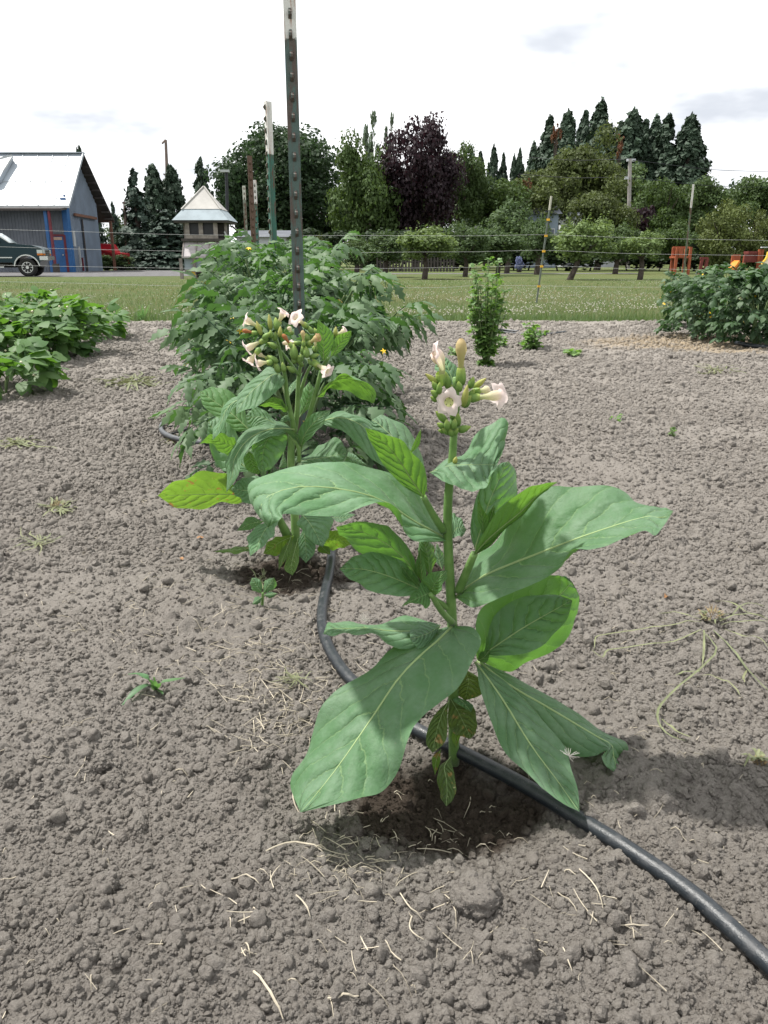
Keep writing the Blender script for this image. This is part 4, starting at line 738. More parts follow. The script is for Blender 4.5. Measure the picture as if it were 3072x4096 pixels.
postmat('post_old', (.058, .095, .084), .12, 1.37, (.075, .055, .045)); postmat('post_green', (.030, .115, .085), .1, 1.27); postmat('post_rust', (.12, .05, .038), 1.2, 9); postmat('post_pale', (.17, .22, .17), .2, 1.42, whitec=(.4, .42, .36)); postmat('post_fence', (.10, .17, .11), .3, 1.6)
stud_me = {}
def tpost(u, vt, v2, Y, top, rz, mat, lab, studs=True, pitch=.054, zbase=None, grp='steel posts of the tomato row'):
    p = at('S', u, v2, Y); a = at('S', vt, 300, Y); z0 = sz(p.x, p.y) if Y < 10 else 0.0
    o = empty('steel_post', (p.x, p.y, z0 - .02), lab, 'post', grp); q = Matrix.Rotation(rz, 3, 'Z')
    g = G(); h = top + .02; g.box(q @ Vector((0, 0, 0)) + Vector((p.x, p.y, z0 - .02 + h / 2)), (.036, .004, h), mat=q); g.box(q @ Vector((0, .017, 0)) + Vector((p.x, p.y, z0 - .02 + h / 2)), (.004, .030, h), mat=q); g.add('post_body', mat, o)
    if studs:
        if mat not in stud_me:
            s = G(); s.geo([(-.005, 0, -.014), (.005, 0, -.014), (-.005, -.010, -.004), (.005, -.010, -.004), (-.0045, -.010, .004), (.0045, -.010, .004), (-.004, 0, .014), (.004, 0, .014)], [(0, 1, 3, 2), (2, 3, 5, 4), (4, 5, 7, 6), (0, 2, 4, 6), (1, 7, 5, 3)]); stud_me[mat] = mesh('stud', s.V, s.F, mat, False)
        z = .30
        while z < h: e = q @ Vector((0, -.003, 0)); link('stud', stud_me[mat], o, (e.x, e.y, z), (0, 0, rz)); z += pitch
    return o
tpost(643, 0, 560, 2.6, 1.585, R(8), 'post_old', 'rusty green steel post with white flaked tip behind the flowers')
tpost(581, 0, 400, 4.4, 1.495, R(-62), 'post_green', 'green steel post with white painted top in the tomato row')
tpost(543, 0, 420, 6.2, 1.46, R(20), 'post_rust', 'rust red steel post in the tomato row'); tpost(551, 0, 420, 8.0, 1.46, R(10), 'post_green', 'green post with white tip just behind the rust red one'); tpost(529, 0, 450, 9.7, 1.55, R(15), 'post_pale', 'pale weathered post farthest along the tomato row')

# ---- string fence on the lawn
plain('fence_cord', (.45, .46, .46), .6, .25, 30.0); plain('insulator', (.75, .42, .03), .5); plain('rod', (.10, .12, .10), .5, .3, 10.0)
FY = 14.6
FE = empty('cord_fence', (at('X', 347, 1222, FY).x, FY, 0), 'low fence of white cords on slim posts across the lawn', 'fence')
def wire(FE, pts, lab):
    P = [at(c, x, y, FY) for c, x, y in pts]; d = (P[0] - P[1]); P = [P[0] + d * 1.2] + P; d = P[-1] - P[-2]; P.append(P[-1] + d * 1.2)
    C = crom(P, 70); V, Fc = tube(C, .0021, 5); o = add('cord', V, Fc, 'fence_cord', FE); o['label'] = lab
wire(FE, [('W', 0, 693), ('W', 600, 710), ('W', 1190, 727), ('U', 470, 968), ('U', 1100, 969), ('X', 0, 840), ('X', 401, 834), ('X', 800, 848), ('X', 1195, 858), ('X', 1659, 866)], 'topmost white cord of the fence across the lawn')
wire(FE, [('W', 0, 808), ('W', 540, 824), ('W', 1190, 836), ('U', 620, 1072), ('U', 1100, 1068), ('X', 0, 930), ('X', 388, 922), ('X', 800, 938), ('X', 1190, 946), ('X', 1659, 952)], 'second white cord of the fence from the top')
wire(FE, [('W', 0, 930), ('W', 540, 940), ('W', 1190, 950), ('U', 780, 1168), ('U', 1300, 1162), ('X', 0, 1018), ('X', 376, 1008), ('X', 800, 1024), ('X', 1187, 1030), ('X', 1659, 1040)], 'third white cord of the fence from the top')
wire(FE, [('W', 0, 1040), ('W', 540, 1050), ('W', 1280, 1070), ('U', 850, 1282), ('U', 1300, 1282), ('X', 0, 1122), ('X', 352, 1123), ('X', 800, 1130), ('X', 1187, 1130), ('X', 1659, 1135)], 'lowest white cord of the fence above the grass')
p = at('X', 347, 1222, FY); p.z = 0; q = at('X', 432, 618, FY)
FP = G().tube([p - Vector((0, 0, .03)), p.lerp(q, .5), q], .016, 6).add('post', 'rod', FE); FP['label'] = 'slim leaning fence post with yellow insulators'; e = (q - p).normalized(); G().tube([q - e * .22, q + e * .01], .019, 6).add('white_cap', 'clover_white', FP)
for z_ in (618, 745, 835, 922, 1008, 1123): w_ = p.lerp(q, (1222 - z_) / (1222 - 618)); (G().box(w_ + Vector((0, -.018, 0)), (.05, .03, .035)).add('insulator', 'insulator', FP)) if z_ > 620 else None
p = at('S', 1481, 560, FY); g = G(); g.box((p.x, FY + .02, .99), (.036, .004, 1.98), R(5)); g.box((p.x, FY + .037, .99), (.004, .03, 1.98), R(5)); o = g.add('post', 'post_fence', FE); o['label'] = 'straight green steel fence post behind the flowering bushes'

# ---- leafy plants: shared leaf shapes, every leaf an object
def leaflet(g, base, d, up, ln, w, lobes, droop, fold, tip=1.0, n=7, serr=.3):
    d = Vector(d).normalized(); up = Vector(up); sd = up.cross(d).normalized(); up = d.cross(sd); b0 = len(g.V)
    for i in range(n + 1):
        s = i / n; wv = math.sin(math.pi * min(1, s ** .75 * .96 + .03)) ** .8 * w; k = (1 + serr * (1 if i % 2 else -1)) if 0 < i < n else 1
        c = Vector(base) + d * (ln * s) - up * (droop * ln * s * s)
        if i == n: wv = .002 * w
        g.V += [tuple(c + sd * (-wv * k) - up * (fold * wv) + d * (.06 * ln * (1 if i % 2 else 0))), tuple(c), tuple(c + sd * (wv * k) - up * (fold * wv) + d * (.06 * ln * (1 if i % 2 else 0)))]
    for i in range(n):
        for k in (0, 1): a = b0 + i * 3 + k; g.F.append((a, a + 1, a + 4, a + 3))
def tomato_leaf(seed, broad=1.0, serr=.32):
    rg = random.Random(seed); g = G(); dr = rg.uniform(.25, .6); pos = lambda s: Vector((s, .05 * math.sin(s * 3 + seed), .18 * s - dr * s * s)); tg = lambda s: (pos(s + .02) - pos(s - .02)).normalized()
    g.tube([pos(s / 5 * .85) for s in range(6)], [.013, .012, .01, .008, .006, .004], 4, False)
    for s, l in ((.28, .26), (.5, .33), (.72, .34)):
        for sd in (-1, 1):
            d = tg(s) * rg.uniform(.25, .6) + Vector((0, sd, rg.uniform(-.25, .2))); leaflet(g, pos(s + rg.uniform(-.03, .03)), d, Vector((rg.uniform(-.3, .3), rg.uniform(-.2, .2), 1)), l * rg.uniform(.8, 1.2), l * .215 * broad, 0, rg.uniform(.3, 1.3), rg.uniform(-.3, 1.0), serr=serr)
    for s in (.4, .62): leaflet(g, pos(s), Vector((.3, rg.choice((-1, 1)), 0)), Vector((0, 0, 1)), .12, .04, 0, .3, .2, n=4, serr=.1)
    leaflet(g, pos(.84), tg(.84), Vector((0, rg.uniform(-.3, .3), 1)), .36, .10 * broad, 0, rg.uniform(.3, .8), rg.uniform(-.1, .6), serr=serr)
    return g
leafmat('tomato_leaf', (.042, .096, .048), (.085, .14, .07), (.09, .21, .035), .30, .55, .3, 25.0, .28, .4)
leafmat('tomato_stem', (.11, .17, .06), (.11, .17, .06), (.2, .3, .06), .1, .6)
leafmat('bush_leaf', (.025, .066, .034), (.06, .105, .05), (.07, .16, .03), .26, .55, .3, 25.0, .32, .35)
leafmat('bean_leaf', (.036, .098, .030), (.08, .15, .05), (.14, .31, .03), .34, .55, .25, 20.0, .3, .35)
leafmat('herb_leaf', (.080, .160, .050), (.12, .21, .07), (.22, .42, .05), .38, .5, .3, 20.0, .4, .4)
plain('yellow_petal', (.75, .50, .02), .5)
def frame(d, roll=0.0, up=(0, 0, 1)):
    d = Vector(d).normalized(); y = Vector(up).cross(d); y = y.normalized() if y.length > .05 else Vector((0, 1, 0)); z = d.cross(y); m = Matrix((d, y, z)).transposed(); return (m @ Matrix.Rotation(roll, 3, 'X')).to_euler()
TL = [mesh('leaf', *(lambda g: (g.V, g.F))(tomato_leaf(k)), 'tomato_leaf') for k in range(9)]
BL = [mesh('leaf', *(lambda g: (g.V, g.F))(tomato_leaf(50 + k, 1.5, .12)), 'bush_leaf') for k in range(6)]
def yellow_star():
    g = G()
    for k in range(5): leaflet(g, (0, 0, 0), (math.cos(k * 1.257), math.sin(k * 1.257), .2), (0, 0, 1), 1, .22, 0, .4, 0, n=3, serr=0)
    return mesh('flower', g.V, g.F, 'yellow_petal')
YS = yellow_star()
def bushy(name, base, rad, h, nleaf, lm, lab, cat, grp, size, smat='tomato_stem', nstem=6, nfl=6, lean=(0, 0), seed=1, up=.25):
    rg = random.Random(seed); o = empty(name, base, lab, cat, grp); B = Vector(base); tops = []
    for k in range(nstem):
        a = k * 6.283 / nstem + rg.uniform(-.4, .4); q = rg.uniform(.25, .85); e = Vector((math.cos(a) * rad[0] * q + lean[0], math.sin(a) * rad[1] * q + lean[1], h * rg.uniform(.7, .98))); m_ = Vector((e.x * .35, e.y * .35, h * .5))
        C = crom([B + Vector((rg.uniform(-.02, .02), rg.uniform(-.02, .02), -.01)), B + m_, B + e], 10); V, Fc = tube(C, list(np.linspace(.009, .003, 10)), 6); add('stem', V, Fc, smat, o); tops.append(C - np.array(B))
    for k in range(nleaf):
        zf = rg.random() ** .8; prof = math.sin(math.pi * min(1, .16 + .70 * zf)) ** .6
        a = rg.uniform(0, 6.283); q = rg.random() ** .45 * .82; p_ = Vector((math.cos(a) * rad[0] * q * prof + lean[0] * zf, math.sin(a) * rad[1] * q * prof + lean[1] * zf, h * (.06 + .86 * zf)))
        if k % 7 == 0: st = rg.choice(tops); p_ = Vector(st[-1])
        d = Vector((math.cos(a + rg.uniform(-.7, .7)), math.sin(a + rg.uniform(-.7, .7)), rg.uniform(-.15, .5) + (up if zf > .6 else 0) + (.5 if zf > .85 else 0)))
        link('leaf', rg.choice(lm), o, p_, frame(d, rg.uniform(-.5, .5)), size * rg.uniform(.7, 1.2))
    for k in range(nfl):
        a = rg.uniform(0, 6.283); zf = rg.uniform(.3, 1); prof = math.sin(math.pi * min(1, .16 + .70 * zf)) ** .6; link('flower', YS, o, (math.cos(a) * rad[0] * prof * 1.0 + lean[0] * zf, math.sin(a) * rad[1] * prof * 1.0 + lean[1] * zf, h * (.1 + .92 * zf)), (rg.uniform(-1, 1), rg.uniform(-1, 1), a), rg.uniform(.010, .016))
    return o
ROW = [(2.72, -.31, .36, .55, 180), (3.25, -.41, .40, .67, 185), (3.8, -.52, .43, .77, 190), (4.4, -.60, .43, .81, 180), (5.05, -.68, .40, .84, 150), (5.8, -.80, .42, .84, 120), (6.7, -.95, .42, .82, 90)]
RL = ['tomato plant at the near end of the row behind the tobacco', 'second tomato plant of the row', 'third tomato plant of the row', 'tomato plant at the middle of the row by the green post', 'tomato plant beyond the green post', 'second to last tomato plant of the row', 'tomato plant at the far end of the row']
for k, (Y, x_, rr, h_, n_) in enumerate(ROW):
    bushy('tomato_plant', (x_, Y, sz(x_, Y)), (rr, .42), h_, n_, TL, RL[k], 'plant', 'tomato plants in a row', .175, seed=20 + k, nfl=7)
# a tomato shoot sprawling to the right
sp_ = empty('tomato_shoot', gsoil('S', 735, 720), 'tomato shoots sprawling out to the right of the row', 'plant')
for j, pts in enumerate(([(700, 745, 3.1), (760, 700, 3.05), (820, 690, 3.05), (862, 690, 3.05)], [(740, 760, 3.2), (790, 735, 3.2), (835, 716, 3.25), (868, 712, 3.25)], [(720, 700, 3.3), (755, 640, 3.3), (775, 600, 3.3), (788, 592, 3.25)])):
    C = crom([at('S', *p) for p in pts], 14); V, Fc = tube(C, list(np.linspace(.007, .003, 14)), 6); add('stem', V, Fc, 'tomato_stem', sp_)
    for i in range(2, 14):
        d = Vector((random.uniform(-.2, .9), random.uniform(-1, 1), random.uniform(-.3, .5))); link('leaf', TL[(i + j) % 9], sp_, Vector(C[i]) - ORI[sp_.name], frame(d, random.uniform(-.5, .5)), random.uniform(.11, .19))

# right hand bushes with yellow flowers
for k, (u, v, r_, h_, n_) in enumerate([(1500, 728, .33, .62, 60), (1560, 738, .40, .66, 70), (1630, 748, .42, .74, 75), (1490, 705, .36, .78, 55), (1580, 708, .5, .80, 60), (1700, 748, .45, .80, 50)]):
    p = gsoil('S', u, v); bushy('tomatillo_bush', p, (r_, r_ * .9), h_ * .82, int(n_ * 2.1), BL, ['bush at the left front of the flowering bushes', 'middle front bush of the flowering bushes', 'front bush at the right edge of the photo', 'bush at the left rear by the fence post', 'rear middle bush with yellow flowers', 'bush cut off by the right edge'][k], 'bush', 'bushes with yellow flowers', .165, seed=60 + k, nfl=16)

# beans on the left
def bean_leaf(seed):
    rg = random.Random(seed); g = G(); g.tube([(0, 0, 0), (.3, 0, .12), (.6, 0, .14)], [.012, .01, .008], 4, False)
    for d, b_ in (((.5, 1, -.1), (.55, 0, .14)), ((.5, -1, -.1), (.55, 0, .14)), ((1, 0, -.1), (.66, 0, .14))):
        leaflet(g, b_, Vector(d) + Vector((0, 0, rg.uniform(-.5, .1))), (rg.uniform(-.3, .3), rg.uniform(-.3, .3), 1), .55, .23, 0, rg.uniform(.2, .7), rg.uniform(-.15, .35), n=7, serr=.0)
    return mesh('leaf', g.V, g.F, 'bean_leaf')
BE = [bean_leaf(k) for k in range(6)]
plain('bean_flower', (.6, .58, .40), .6); bf = mesh('flower', cv, cf, 'bean_flower')
for k, (u, v, r_, h_, n_, lb) in enumerate([(5, 852, .30, .26, 46, 'bean plant nearest the camera at the left edge'), (-60, 800, .40, .34, 40, 'bean plant cut off by the left edge'), (55, 778, .40, .40, 60, 'tall bean plant with pale green top leaves'), (115, 768, .42, .44, 64, 'bean plant in the middle of the bean row'), (190, 732, .36, .30, 40, 'small bean plant at the far right end of the bean row'), (95, 740, .45, .48, 50, 'bean plant at the back of the bean row')]):
    p = gsoil('S', u, v); o = bushy('bean_plant', p, (r_, r_ * .9), h_ * .78, int(n_ * 1.5), BE, lb, 'plant', 'bean plants on the left', .185, seed=80 + k, nfl=0)
    for j in range(7): a = random.uniform(0, 6.28); link('flower', bf, o, (math.cos(a) * r_ * .8, math.sin(a) * r_ * .8 - .05, h_ * random.uniform(.4, 1)), (0, 0, 0), .01)

# herbs
def herb_leaf(seed):
    rg = random.Random(seed); g = G(); g.tube([(0, 0, 0), (.35, 0, .08), (.6, 0, .1)], [.02, .015, .01], 3, False)
    for k in range(5):
        a = (k - 2) * .62; leaflet(g, (.35 + .12 * (k % 2), 0, .08), (math.cos(a), math.sin(a) * 1.2, rg.uniform(-.3, .3)), (rg.uniform(-.4, .4), rg.uniform(-.4, .4), 1), rg.uniform(.4, .6), .19, 0, .4, rg.uniform(-.2, .4), n=5, serr=.3)
    return mesh('leaf', g.V, g.F, 'herb_leaf')
HL = [herb_leaf(k) for k in range(5)]
def herb(u, v, h, rad, nst, per, lab, seed, sz_):
    rg = random.Random(seed); p = gsoil('S', u, v); o = empty('leafy_herb', p, lab, 'herb', 'leafy herbs by the lawn')
    for k in range(nst):
        a = rg.uniform(0, 6.28); q = rad * rg.random() ** .5; hh = h * rg.uniform(.55, 1.0) * (1 - .25 * (q / rad)); e = Vector((math.cos(a) * q, math.sin(a) * q, hh)); C = crom([p + e * .05 * Vector((1, 1, 0)).length, p + Vector((e.x * .6, e.y * .6, hh * .5)), p + e], 8); C[0] = p
        V, Fc = tube(C, list(np.linspace(.006, .002, 8)), 5); add('stem', V, Fc, 'tomato_stem', o)
        for j in range(per):
            s_ = (j + rg.random()) / per; i = min(7, int(s_ * 8)); b_ = Vector(C[i]) - p; aa = rg.uniform(0, 6.28); d = Vector((math.cos(aa), math.sin(aa), rg.uniform(-.1, .9))); link('leaf', rg.choice(HL), o, b_, frame(d, rg.uniform(-.5, .5)), sz_ * rg.uniform(.6, 1.15) * (1.15 - .45 * s_))
herb(1050, 790, .84, .165, 30, 24, 'tall upright leafy herb standing alone on the soil', 5, .072); herb(1147, 758, .30, .10, 8, 8, 'small leafy herb right of the tall one', 6, .10); herb(1090, 748, .10, .12, 4, 6, 'low herb between the tall and the small one', 7, .07)
herb(1230, 766, .05, .10, 3, 5, 'tiny green sprout right of the small herb', 8, .08); herb(1330, 915, .04, .05, 3, 4, 'tiny weed on the open soil', 9, .03); herb(985, 770, .05, .06, 3, 5, 'tiny sprout left of the tall herb', 10, .08); herb(1457, 943, .05, .03, 2, 4, 'tiny weed at the right on the open soil', 11, .03)

# ---- weeds and pulled grass
leafmat('wilted_grass', (.20, .22, .115), (.24, .24, .14), (.25, .27, .11), .25, .6, .35, 30.0); leafmat('green_blade', (.07, .15, .06), (.1, .18, .07), (.16, .36, .07), .3, .5)
def blade(parent, pts, w, mat='wilted_grass', crop='S', lift=.013):
    if crop: P = [gsoil(crop, x, y) for x, y in pts]; P = [Vector((p.x, p.y, szf(p.x, p.y) + lift)) for p in P]
    else: P = [Vector(p) for p in pts]
    C = crom(P, 18)
    if crop:
        zf = look('f', C[:, 0], C[:, 1]) + lift; C[:, 2] = np.maximum(C[:, 2], zf)
        for _ in range(2): C[1:-1, 2] = np.maximum(C[1:-1, 2], (C[:-2, 2] + C[2:, 2]) / 2)
    V = []; Fc = []; n = len(C)
    for i in range(n):
        t = Vector(C[min(i + 1, n - 1)] - C[max(i - 1, 0)]).normalized(); sd = t.cross(Vector((.2 * math.sin(i * .7), .1, 1))).normalized(); ww = w * (math.sin(math.pi * (.12 + .86 * i / (n - 1))) ** .6); c = Vector(C[i]); V += [c - sd * ww, c - Vector((0, 0, ww * .35)), c + sd * ww]
    for i in range(n - 1):
        for k in (0, 1): Fc.append((i * 3 + k, i * 3 + k + 1, i * 3 + k + 4, i * 3 + k + 3))
    return add('blade', V, Fc, mat, parent)
def uproot(u, v, lab, strands, nrand, rlen, ballpx, aspect=.45, wid=.0022):
    p = gsoil('S', u, v); dd = (p - CO).length / 1701; o = empty('pulled_grass', (p.x, p.y, sz(p.x, p.y)), lab, 'weed', 'pulled grass weeds drying on the soil')
    if ballpx:
        b_ = link('root_ball', cms[2], o, (0, 0, ballpx * dd * .5), (0, 0, 1), (ballpx * dd, ballpx * dd, ballpx * dd * .9)); g = G()
        for k in range(40): a = random.uniform(0, 6.28); e = random.uniform(0, 1.3); d = Vector((math.cos(a) * math.cos(e), math.sin(a) * math.cos(e), math.sin(e))); c = p + Vector((0, 0, ballpx * dd * .5)); g.tube([c + d * ballpx * dd * .7, c + d * ballpx * dd * 1.3 + Vector((random.uniform(-.004, .004),) * 3), c + d * ballpx * dd * random.uniform(1.3, 2.2)], .0006, 3)
        g.add('roots', 'fibre', o)['kind'] = 'stuff'
    for s_ in strands: blade(o, s_, wid)
    for k in range(nrand):
        a = random.uniform(0, 6.28); l = rlen * random.uniform(.4, 1.1); x0, y0 = u + random.gauss(0, rlen * .14), v + random.gauss(0, rlen * .05); x1, y1 = x0 + math.cos(a) * l, y0 + math.sin(a) * l * aspect
        blade(o, [(x0, y0), ((x0 + x1) / 2 + random.gauss(0, l * .1), (y0 + y1) / 2 + random.gauss(0, l * .05)), (x1, y1)], wid * random.uniform(.6, 1.1))
    return o
def cr(pts): return [((2300 + x * 772 / 1659) * .54, (2300 + y * 772 / 1659) * .54) for x, y in pts]
uproot(1537, 1343, 'uprooted grass clump with long trailing blades at the right', [cr(s) for s in ([(1080, 460), (860, 480), (600, 510), (300, 570), (180, 600), (160, 690)], [(1080, 520), (860, 600), (600, 650), (400, 690), (270, 720), (230, 770), (140, 710)], [(1090, 540), (1210, 690), (1120, 830), (950, 980), (760, 1140), (700, 1260), (720, 1380), (820, 1470), (940, 1490)],
    [(1180, 530), (1330, 680), (1450, 830), (1550, 960), (1650, 1050)], [(1240, 440), (1440, 385), (1560, 400), (1659, 440)], [(1250, 460), (1450, 450), (1659, 460)], [(1280, 510), (1450, 570), (1659, 660)], [(1100, 540), (1100, 700), (1085, 840)], [(1200, 260), (1330, 290), (1450, 360), (1600, 410)], [(1060, 440), (900, 380), (700, 390)], [(1080, 910), (1250, 960), (1340, 1000), (1410, 1090)], [(1070, 880), (940, 885), (860, 915)], [(1350, 390), (1480, 290), (1620, 320)], [(1470, 860), (1440, 930), (1450, 980)], [(740, 1290), (850, 1390), (990, 1450)])], 46, 36, 15, wid=.0022)
uproot(1640, 1655, 'wilted green weed at the right edge of the photo', [], 12, 45, 8, wid=.004); uproot(285, 828, 'heap of pulled grass lying before the bean row', [], 80, 75, 0, .22, .007); uproot(45, 962, 'pale pulled grass at the left edge', [], 30, 75, 0, .18, .006); uproot(125, 1103, 'dry grass tuft on the left soil', [], 40, 55, 10, .4, .0035)
uproot(90, 1180, 'thin dry grass below the left tuft', [], 20, 70, 0, .35, .0026); uproot(1545, 802, 'pulled grass on the far right soil', [], 26, 60, 0, .2, .006); uproot(372, 958, 'dry yellow grass tuft at the hose loop', [], 16, 22, 5, .6, .002); uproot(640, 1480, 'matted roots and straw left of the hose', [], 26, 46, 0, .6, .0012); uproot(560, 1262, 'pale straw heap left of the rear tobacco', [], 24, 34, 0, .8, .0016)
# maize-like seedling
p = gsoil('S', 338, 1492); CS = empty('grass_seedling', p, 'small green grass seedling with three spread blades', 'seedling')
for pts, w_ in (([(335, 1490, 0), (325, 1478, .02), (295, 1490, .018), (262, 1525, .004)], .0075), ([(338, 1488, 0), (345, 1474, .02), (372, 1468, .025), (400, 1464, .022)], .0065), ([(336, 1488, 0), (322, 1466, .03), (300, 1455, .034), (276, 1456, .02)], .006), ([(338, 1490, 0), (336, 1475, .03), (332, 1462, .045)], .003), ([(340, 1490, 0), (348, 1494, .006), (352, 1500, .004)], .003)):
    blade(CS, [Vector((gp('S', x, y, sz(p.x, p.y) + z).x, gp('S', x, y, sz(p.x, p.y) + z).y, sz(p.x, p.y) + z)) for x, y, z in pts], w_, 'green_blade', None)
# cabbage seedling
b = gsoil('S', 566, 1308); KS = empty('cabbage_seedling', b, 'small bluish cabbage seedling in front of the rear tobacco', 'seedling'); kb = b.y
stem(KS, 'S', [(566, 1312), (567, 1296), (568, 1280)], kb, kb - .01, .0035, .0028, name='stem')
leaf(KS, 'S', [(568, 1282), ((578, 1268), (570, 1262), (592, 1272)), ((588, 1256), (576, 1252), (598, 1262)), (592, 1248)], kb - .01, kb - .02, .01, 0, nu=20, nv=10, rib=.8); leaf(KS, 'S', [(566, 1282), ((556, 1268), (548, 1276), (566, 1262)), ((548, 1256), (540, 1262), (558, 1250)), (544, 1248)], kb - .01, kb, .01, 0, nu=20, nv=10, rib=.8)
leaf(KS, 'S', [(569, 1286), ((584, 1284), (582, 1278), (584, 1292)), (600, 1282)], kb - .015, kb - .03, .02, 0, nu=18, nv=8, rib=.8); leaf(KS, 'S', [(566, 1290), ((556, 1296), (552, 1290), (560, 1304)), (545, 1306)], kb - .015, kb - .03, .02, 0, nu=18, nv=8, rib=.8)
# scraps of dead leaf
plain('dead_leaf', (.26, .13, .05), .7, .4, 60.0)
for k, (u_, v_, lb) in enumerate(((425, 1165, 'orange dead leaf scrap left of the rear tobacco'), (395, 1215, 'tan leaf scrap beside the straw'), (1440, 1290, 'tan leaf scrap above the pulled grass'))):
    p = gsoil('S', u_, v_); g = G(); leaflet(g, (p.x, p.y, szf(p.x, p.y) + .006), (math.cos(k * 2.1), math.sin(k * 2.1), .15), (.2, -.4, 1), .022, .005, 0, .2, -.6, n=6, serr=.15); tag(g.add('dead_leaf_scrap', 'dead_leaf', smooth=True), lb, 'dead leaf', 'dead leaf scraps')
# fluffy seed heads caught on the front plant
plain('fluff', (.5, .48, .44), .9)
for c_, x_, y_, Y_, lb in (('G', 990, 1060, 1.05, 'white seed fluff behind the small left leaf'), ('F', 1300, 690, .905, 'white seed fluff on the trailing right leaf')):
    p = at(c_, x_, y_, Y_); g = G()
    for k in range(26): a = random.uniform(0, 6.28); e = random.uniform(-.2, 1.4); g.tube([p, p + Vector((math.cos(a) * math.cos(e), math.sin(a) * math.cos(e), math.sin(e))) * random.uniform(.008, .016)], .00014, 3)
    tag(g.add('seed_fluff', 'fluff'), lb, 'seed fluff', 'seed fluff')
# grass tufts at the edge of the bed
for k, (u, v, lb) in enumerate(((252, 690, 'left one of the two grass tufts by the bean row'), (308, 694, 'right one of the two grass tufts by the bean row'))):
    p = gp('S', u, v); o = empty('grass_tuft', p, lb, 'grass', 'grass tufts at the bed edge')
    for j in range(34): a = random.uniform(0, 6.28); l = random.uniform(.1, .22); blade(o, [p + Vector((random.gauss(0, .06), random.gauss(0, .03), 0)), p + Vector((math.cos(a) * .06, math.sin(a) * .06, l * .6)), p + Vector((math.cos(a) * .12, math.sin(a) * .1, l))], .004, 'green_blade', None)
# ================================================================ BACKGROUND: BUILDINGS, TRUCK, TOWER
def fx(u, Y): return at('S', u, 570, Y).x
def fz(v, Y, u=830): return at('S', u, v, Y).z
plain('barn_steel', (.13, .165, .22), .55, .2, 1.0, .5); plain('barn_steel_front', (.125, .14, .165), .6, .2, 1.0, .4); plain('barn_blue', (.02, .10, .27), .5, .2, 2.0); plain('barn_red', (.13, .02, .03), .6, .2, 3.0); plain('barn_rust', (.15, .07, .045), .7, .4, 5.0)
plain('roof_white', (.31, .35, .39), .45, .10, .6, .5); plain('wood_dark', (.055, .048, .045), .8, .3, 4.0); plain('steel_pale', (.4, .42, .43), .5, .2, 3.0); plain('sign_tan', (.42, .30, .22), .6); plain('sign_mark', (.10, .06, .05), .6)
BX, BY = fx(151, 50), 50.0; RY = 52.85; RZ = 6.95; EZ = 4.2; GY = 55.7; BL_ = -44.0
BN = empty('barn', (BX, BY, 0), 'blue grey steel barn with white metal roof at the left edge', 'building')
def corrug(name, a, b, z0, ztop, mat, parent, rib=.19, dep=.035, nrm=(0, -1, 0)):
    """ribbed steel wall from a to b (xy), ztop(t) gives the upper edge"""
    a = Vector((*a, 0)); b = Vector((*b, 0)); ln = (b - a).length; n = int(ln / rib); nr_ = Vector(nrm); V = []; Fc = []
    for i in range(n + 1):
        for s_, d_ in ((0, 0), (.55, 0), (.68, 1), (.87, 1)):
            t = min(1, (i + s_) / n); p = a.lerp(b, t) + nr_ * (dep * d_); V += [(p.x, p.y, z0), (p.x, p.y, ztop(t))]
    m = len(V) // 2
    for i in range(m - 1): Fc.append((2 * i, 2 * i + 2, 2 * i + 3, 2 * i + 1))
    return add(name, V, Fc, mat, parent, False)
corrug('front_wall', (BX, BY), (BL_, BY), 0, lambda t: EZ, 'barn_steel_front', BN)
corrug('gable_wall', (BX, BY), (BX, GY), 0, lambda t: EZ + (RZ - .15 - EZ) * (1 - abs(2 * t - 1)), 'barn_steel', BN, .24, .03, (1, 0, 0))
G().box(((BX + BL_) / 2, GY, EZ / 2), (BX - BL_ - .1, .1, EZ)).add('rear_wall', 'barn_steel', BN)
OX = BX + .55
rf = G(); sl = (RZ - EZ) / (RY - BY); e0 = (BY - .45, EZ - .45 * sl)
rf.prism([(OX, RY, RZ), (OX, e0[0], e0[1]), (OX, e0[0], e0[1] - .09), (OX, RY, RZ - .09)], (BL_ - OX, 0, 0)); ROOF = rf.add('roof', 'roof_white', BN)
r2 = G(); r2.prism([(OX, RY + .02, RZ - .005), (OX, 57.5, 3.25), (OX, 57.5, 3.14), (OX, RY + .02, RZ - .10)], (BL_ - OX, 0, 0)); r2.add('rear_roof', 'wood_dark', BN)
x_ = OX
while x_ > BL_: G().bar((x_, RY - .02, RZ + .012), (x_, e0[0], e0[1] + .012), .035, .03).add('roof_seam', 'roof_white', ROOF); x_ -= .92
G().bar((OX, BY + 1.0, EZ + 1.0 * sl + .012), (BL_, BY + 1.0, EZ + 1.0 * sl + .012), .05, .02).add('roof_lap', 'steel_pale', ROOF)
G().box(((OX + BL_) / 2, RY, RZ + .03), (OX - BL_ + .05, .35, .05)).add('ridge_cap', 'roof_white', ROOF)
for k in range(9): t_ = k / 8.5; G().box((BX + .28, lerp(RY + .3, 57.3, t_), lerp(RZ - .28, 3.15, t_)), (.5, .14, .12)).add('purlin', 'wood_dark', BN)
G().box((BX + .3, (RY + e0[0]) / 2 - .0, 0), (.01, .01, .01)) if False else None
G().bar((OX, RY, RZ + .04), (OX, e0[0], e0[1] + .04), .06, .16).add('barge_board', 'roof_white', BN); G().box(((OX + BL_) / 2, e0[0] - .07, e0[1] - .08), (OX - BL_, .14, .14)).add('gutter', 'steel_pale', BN)
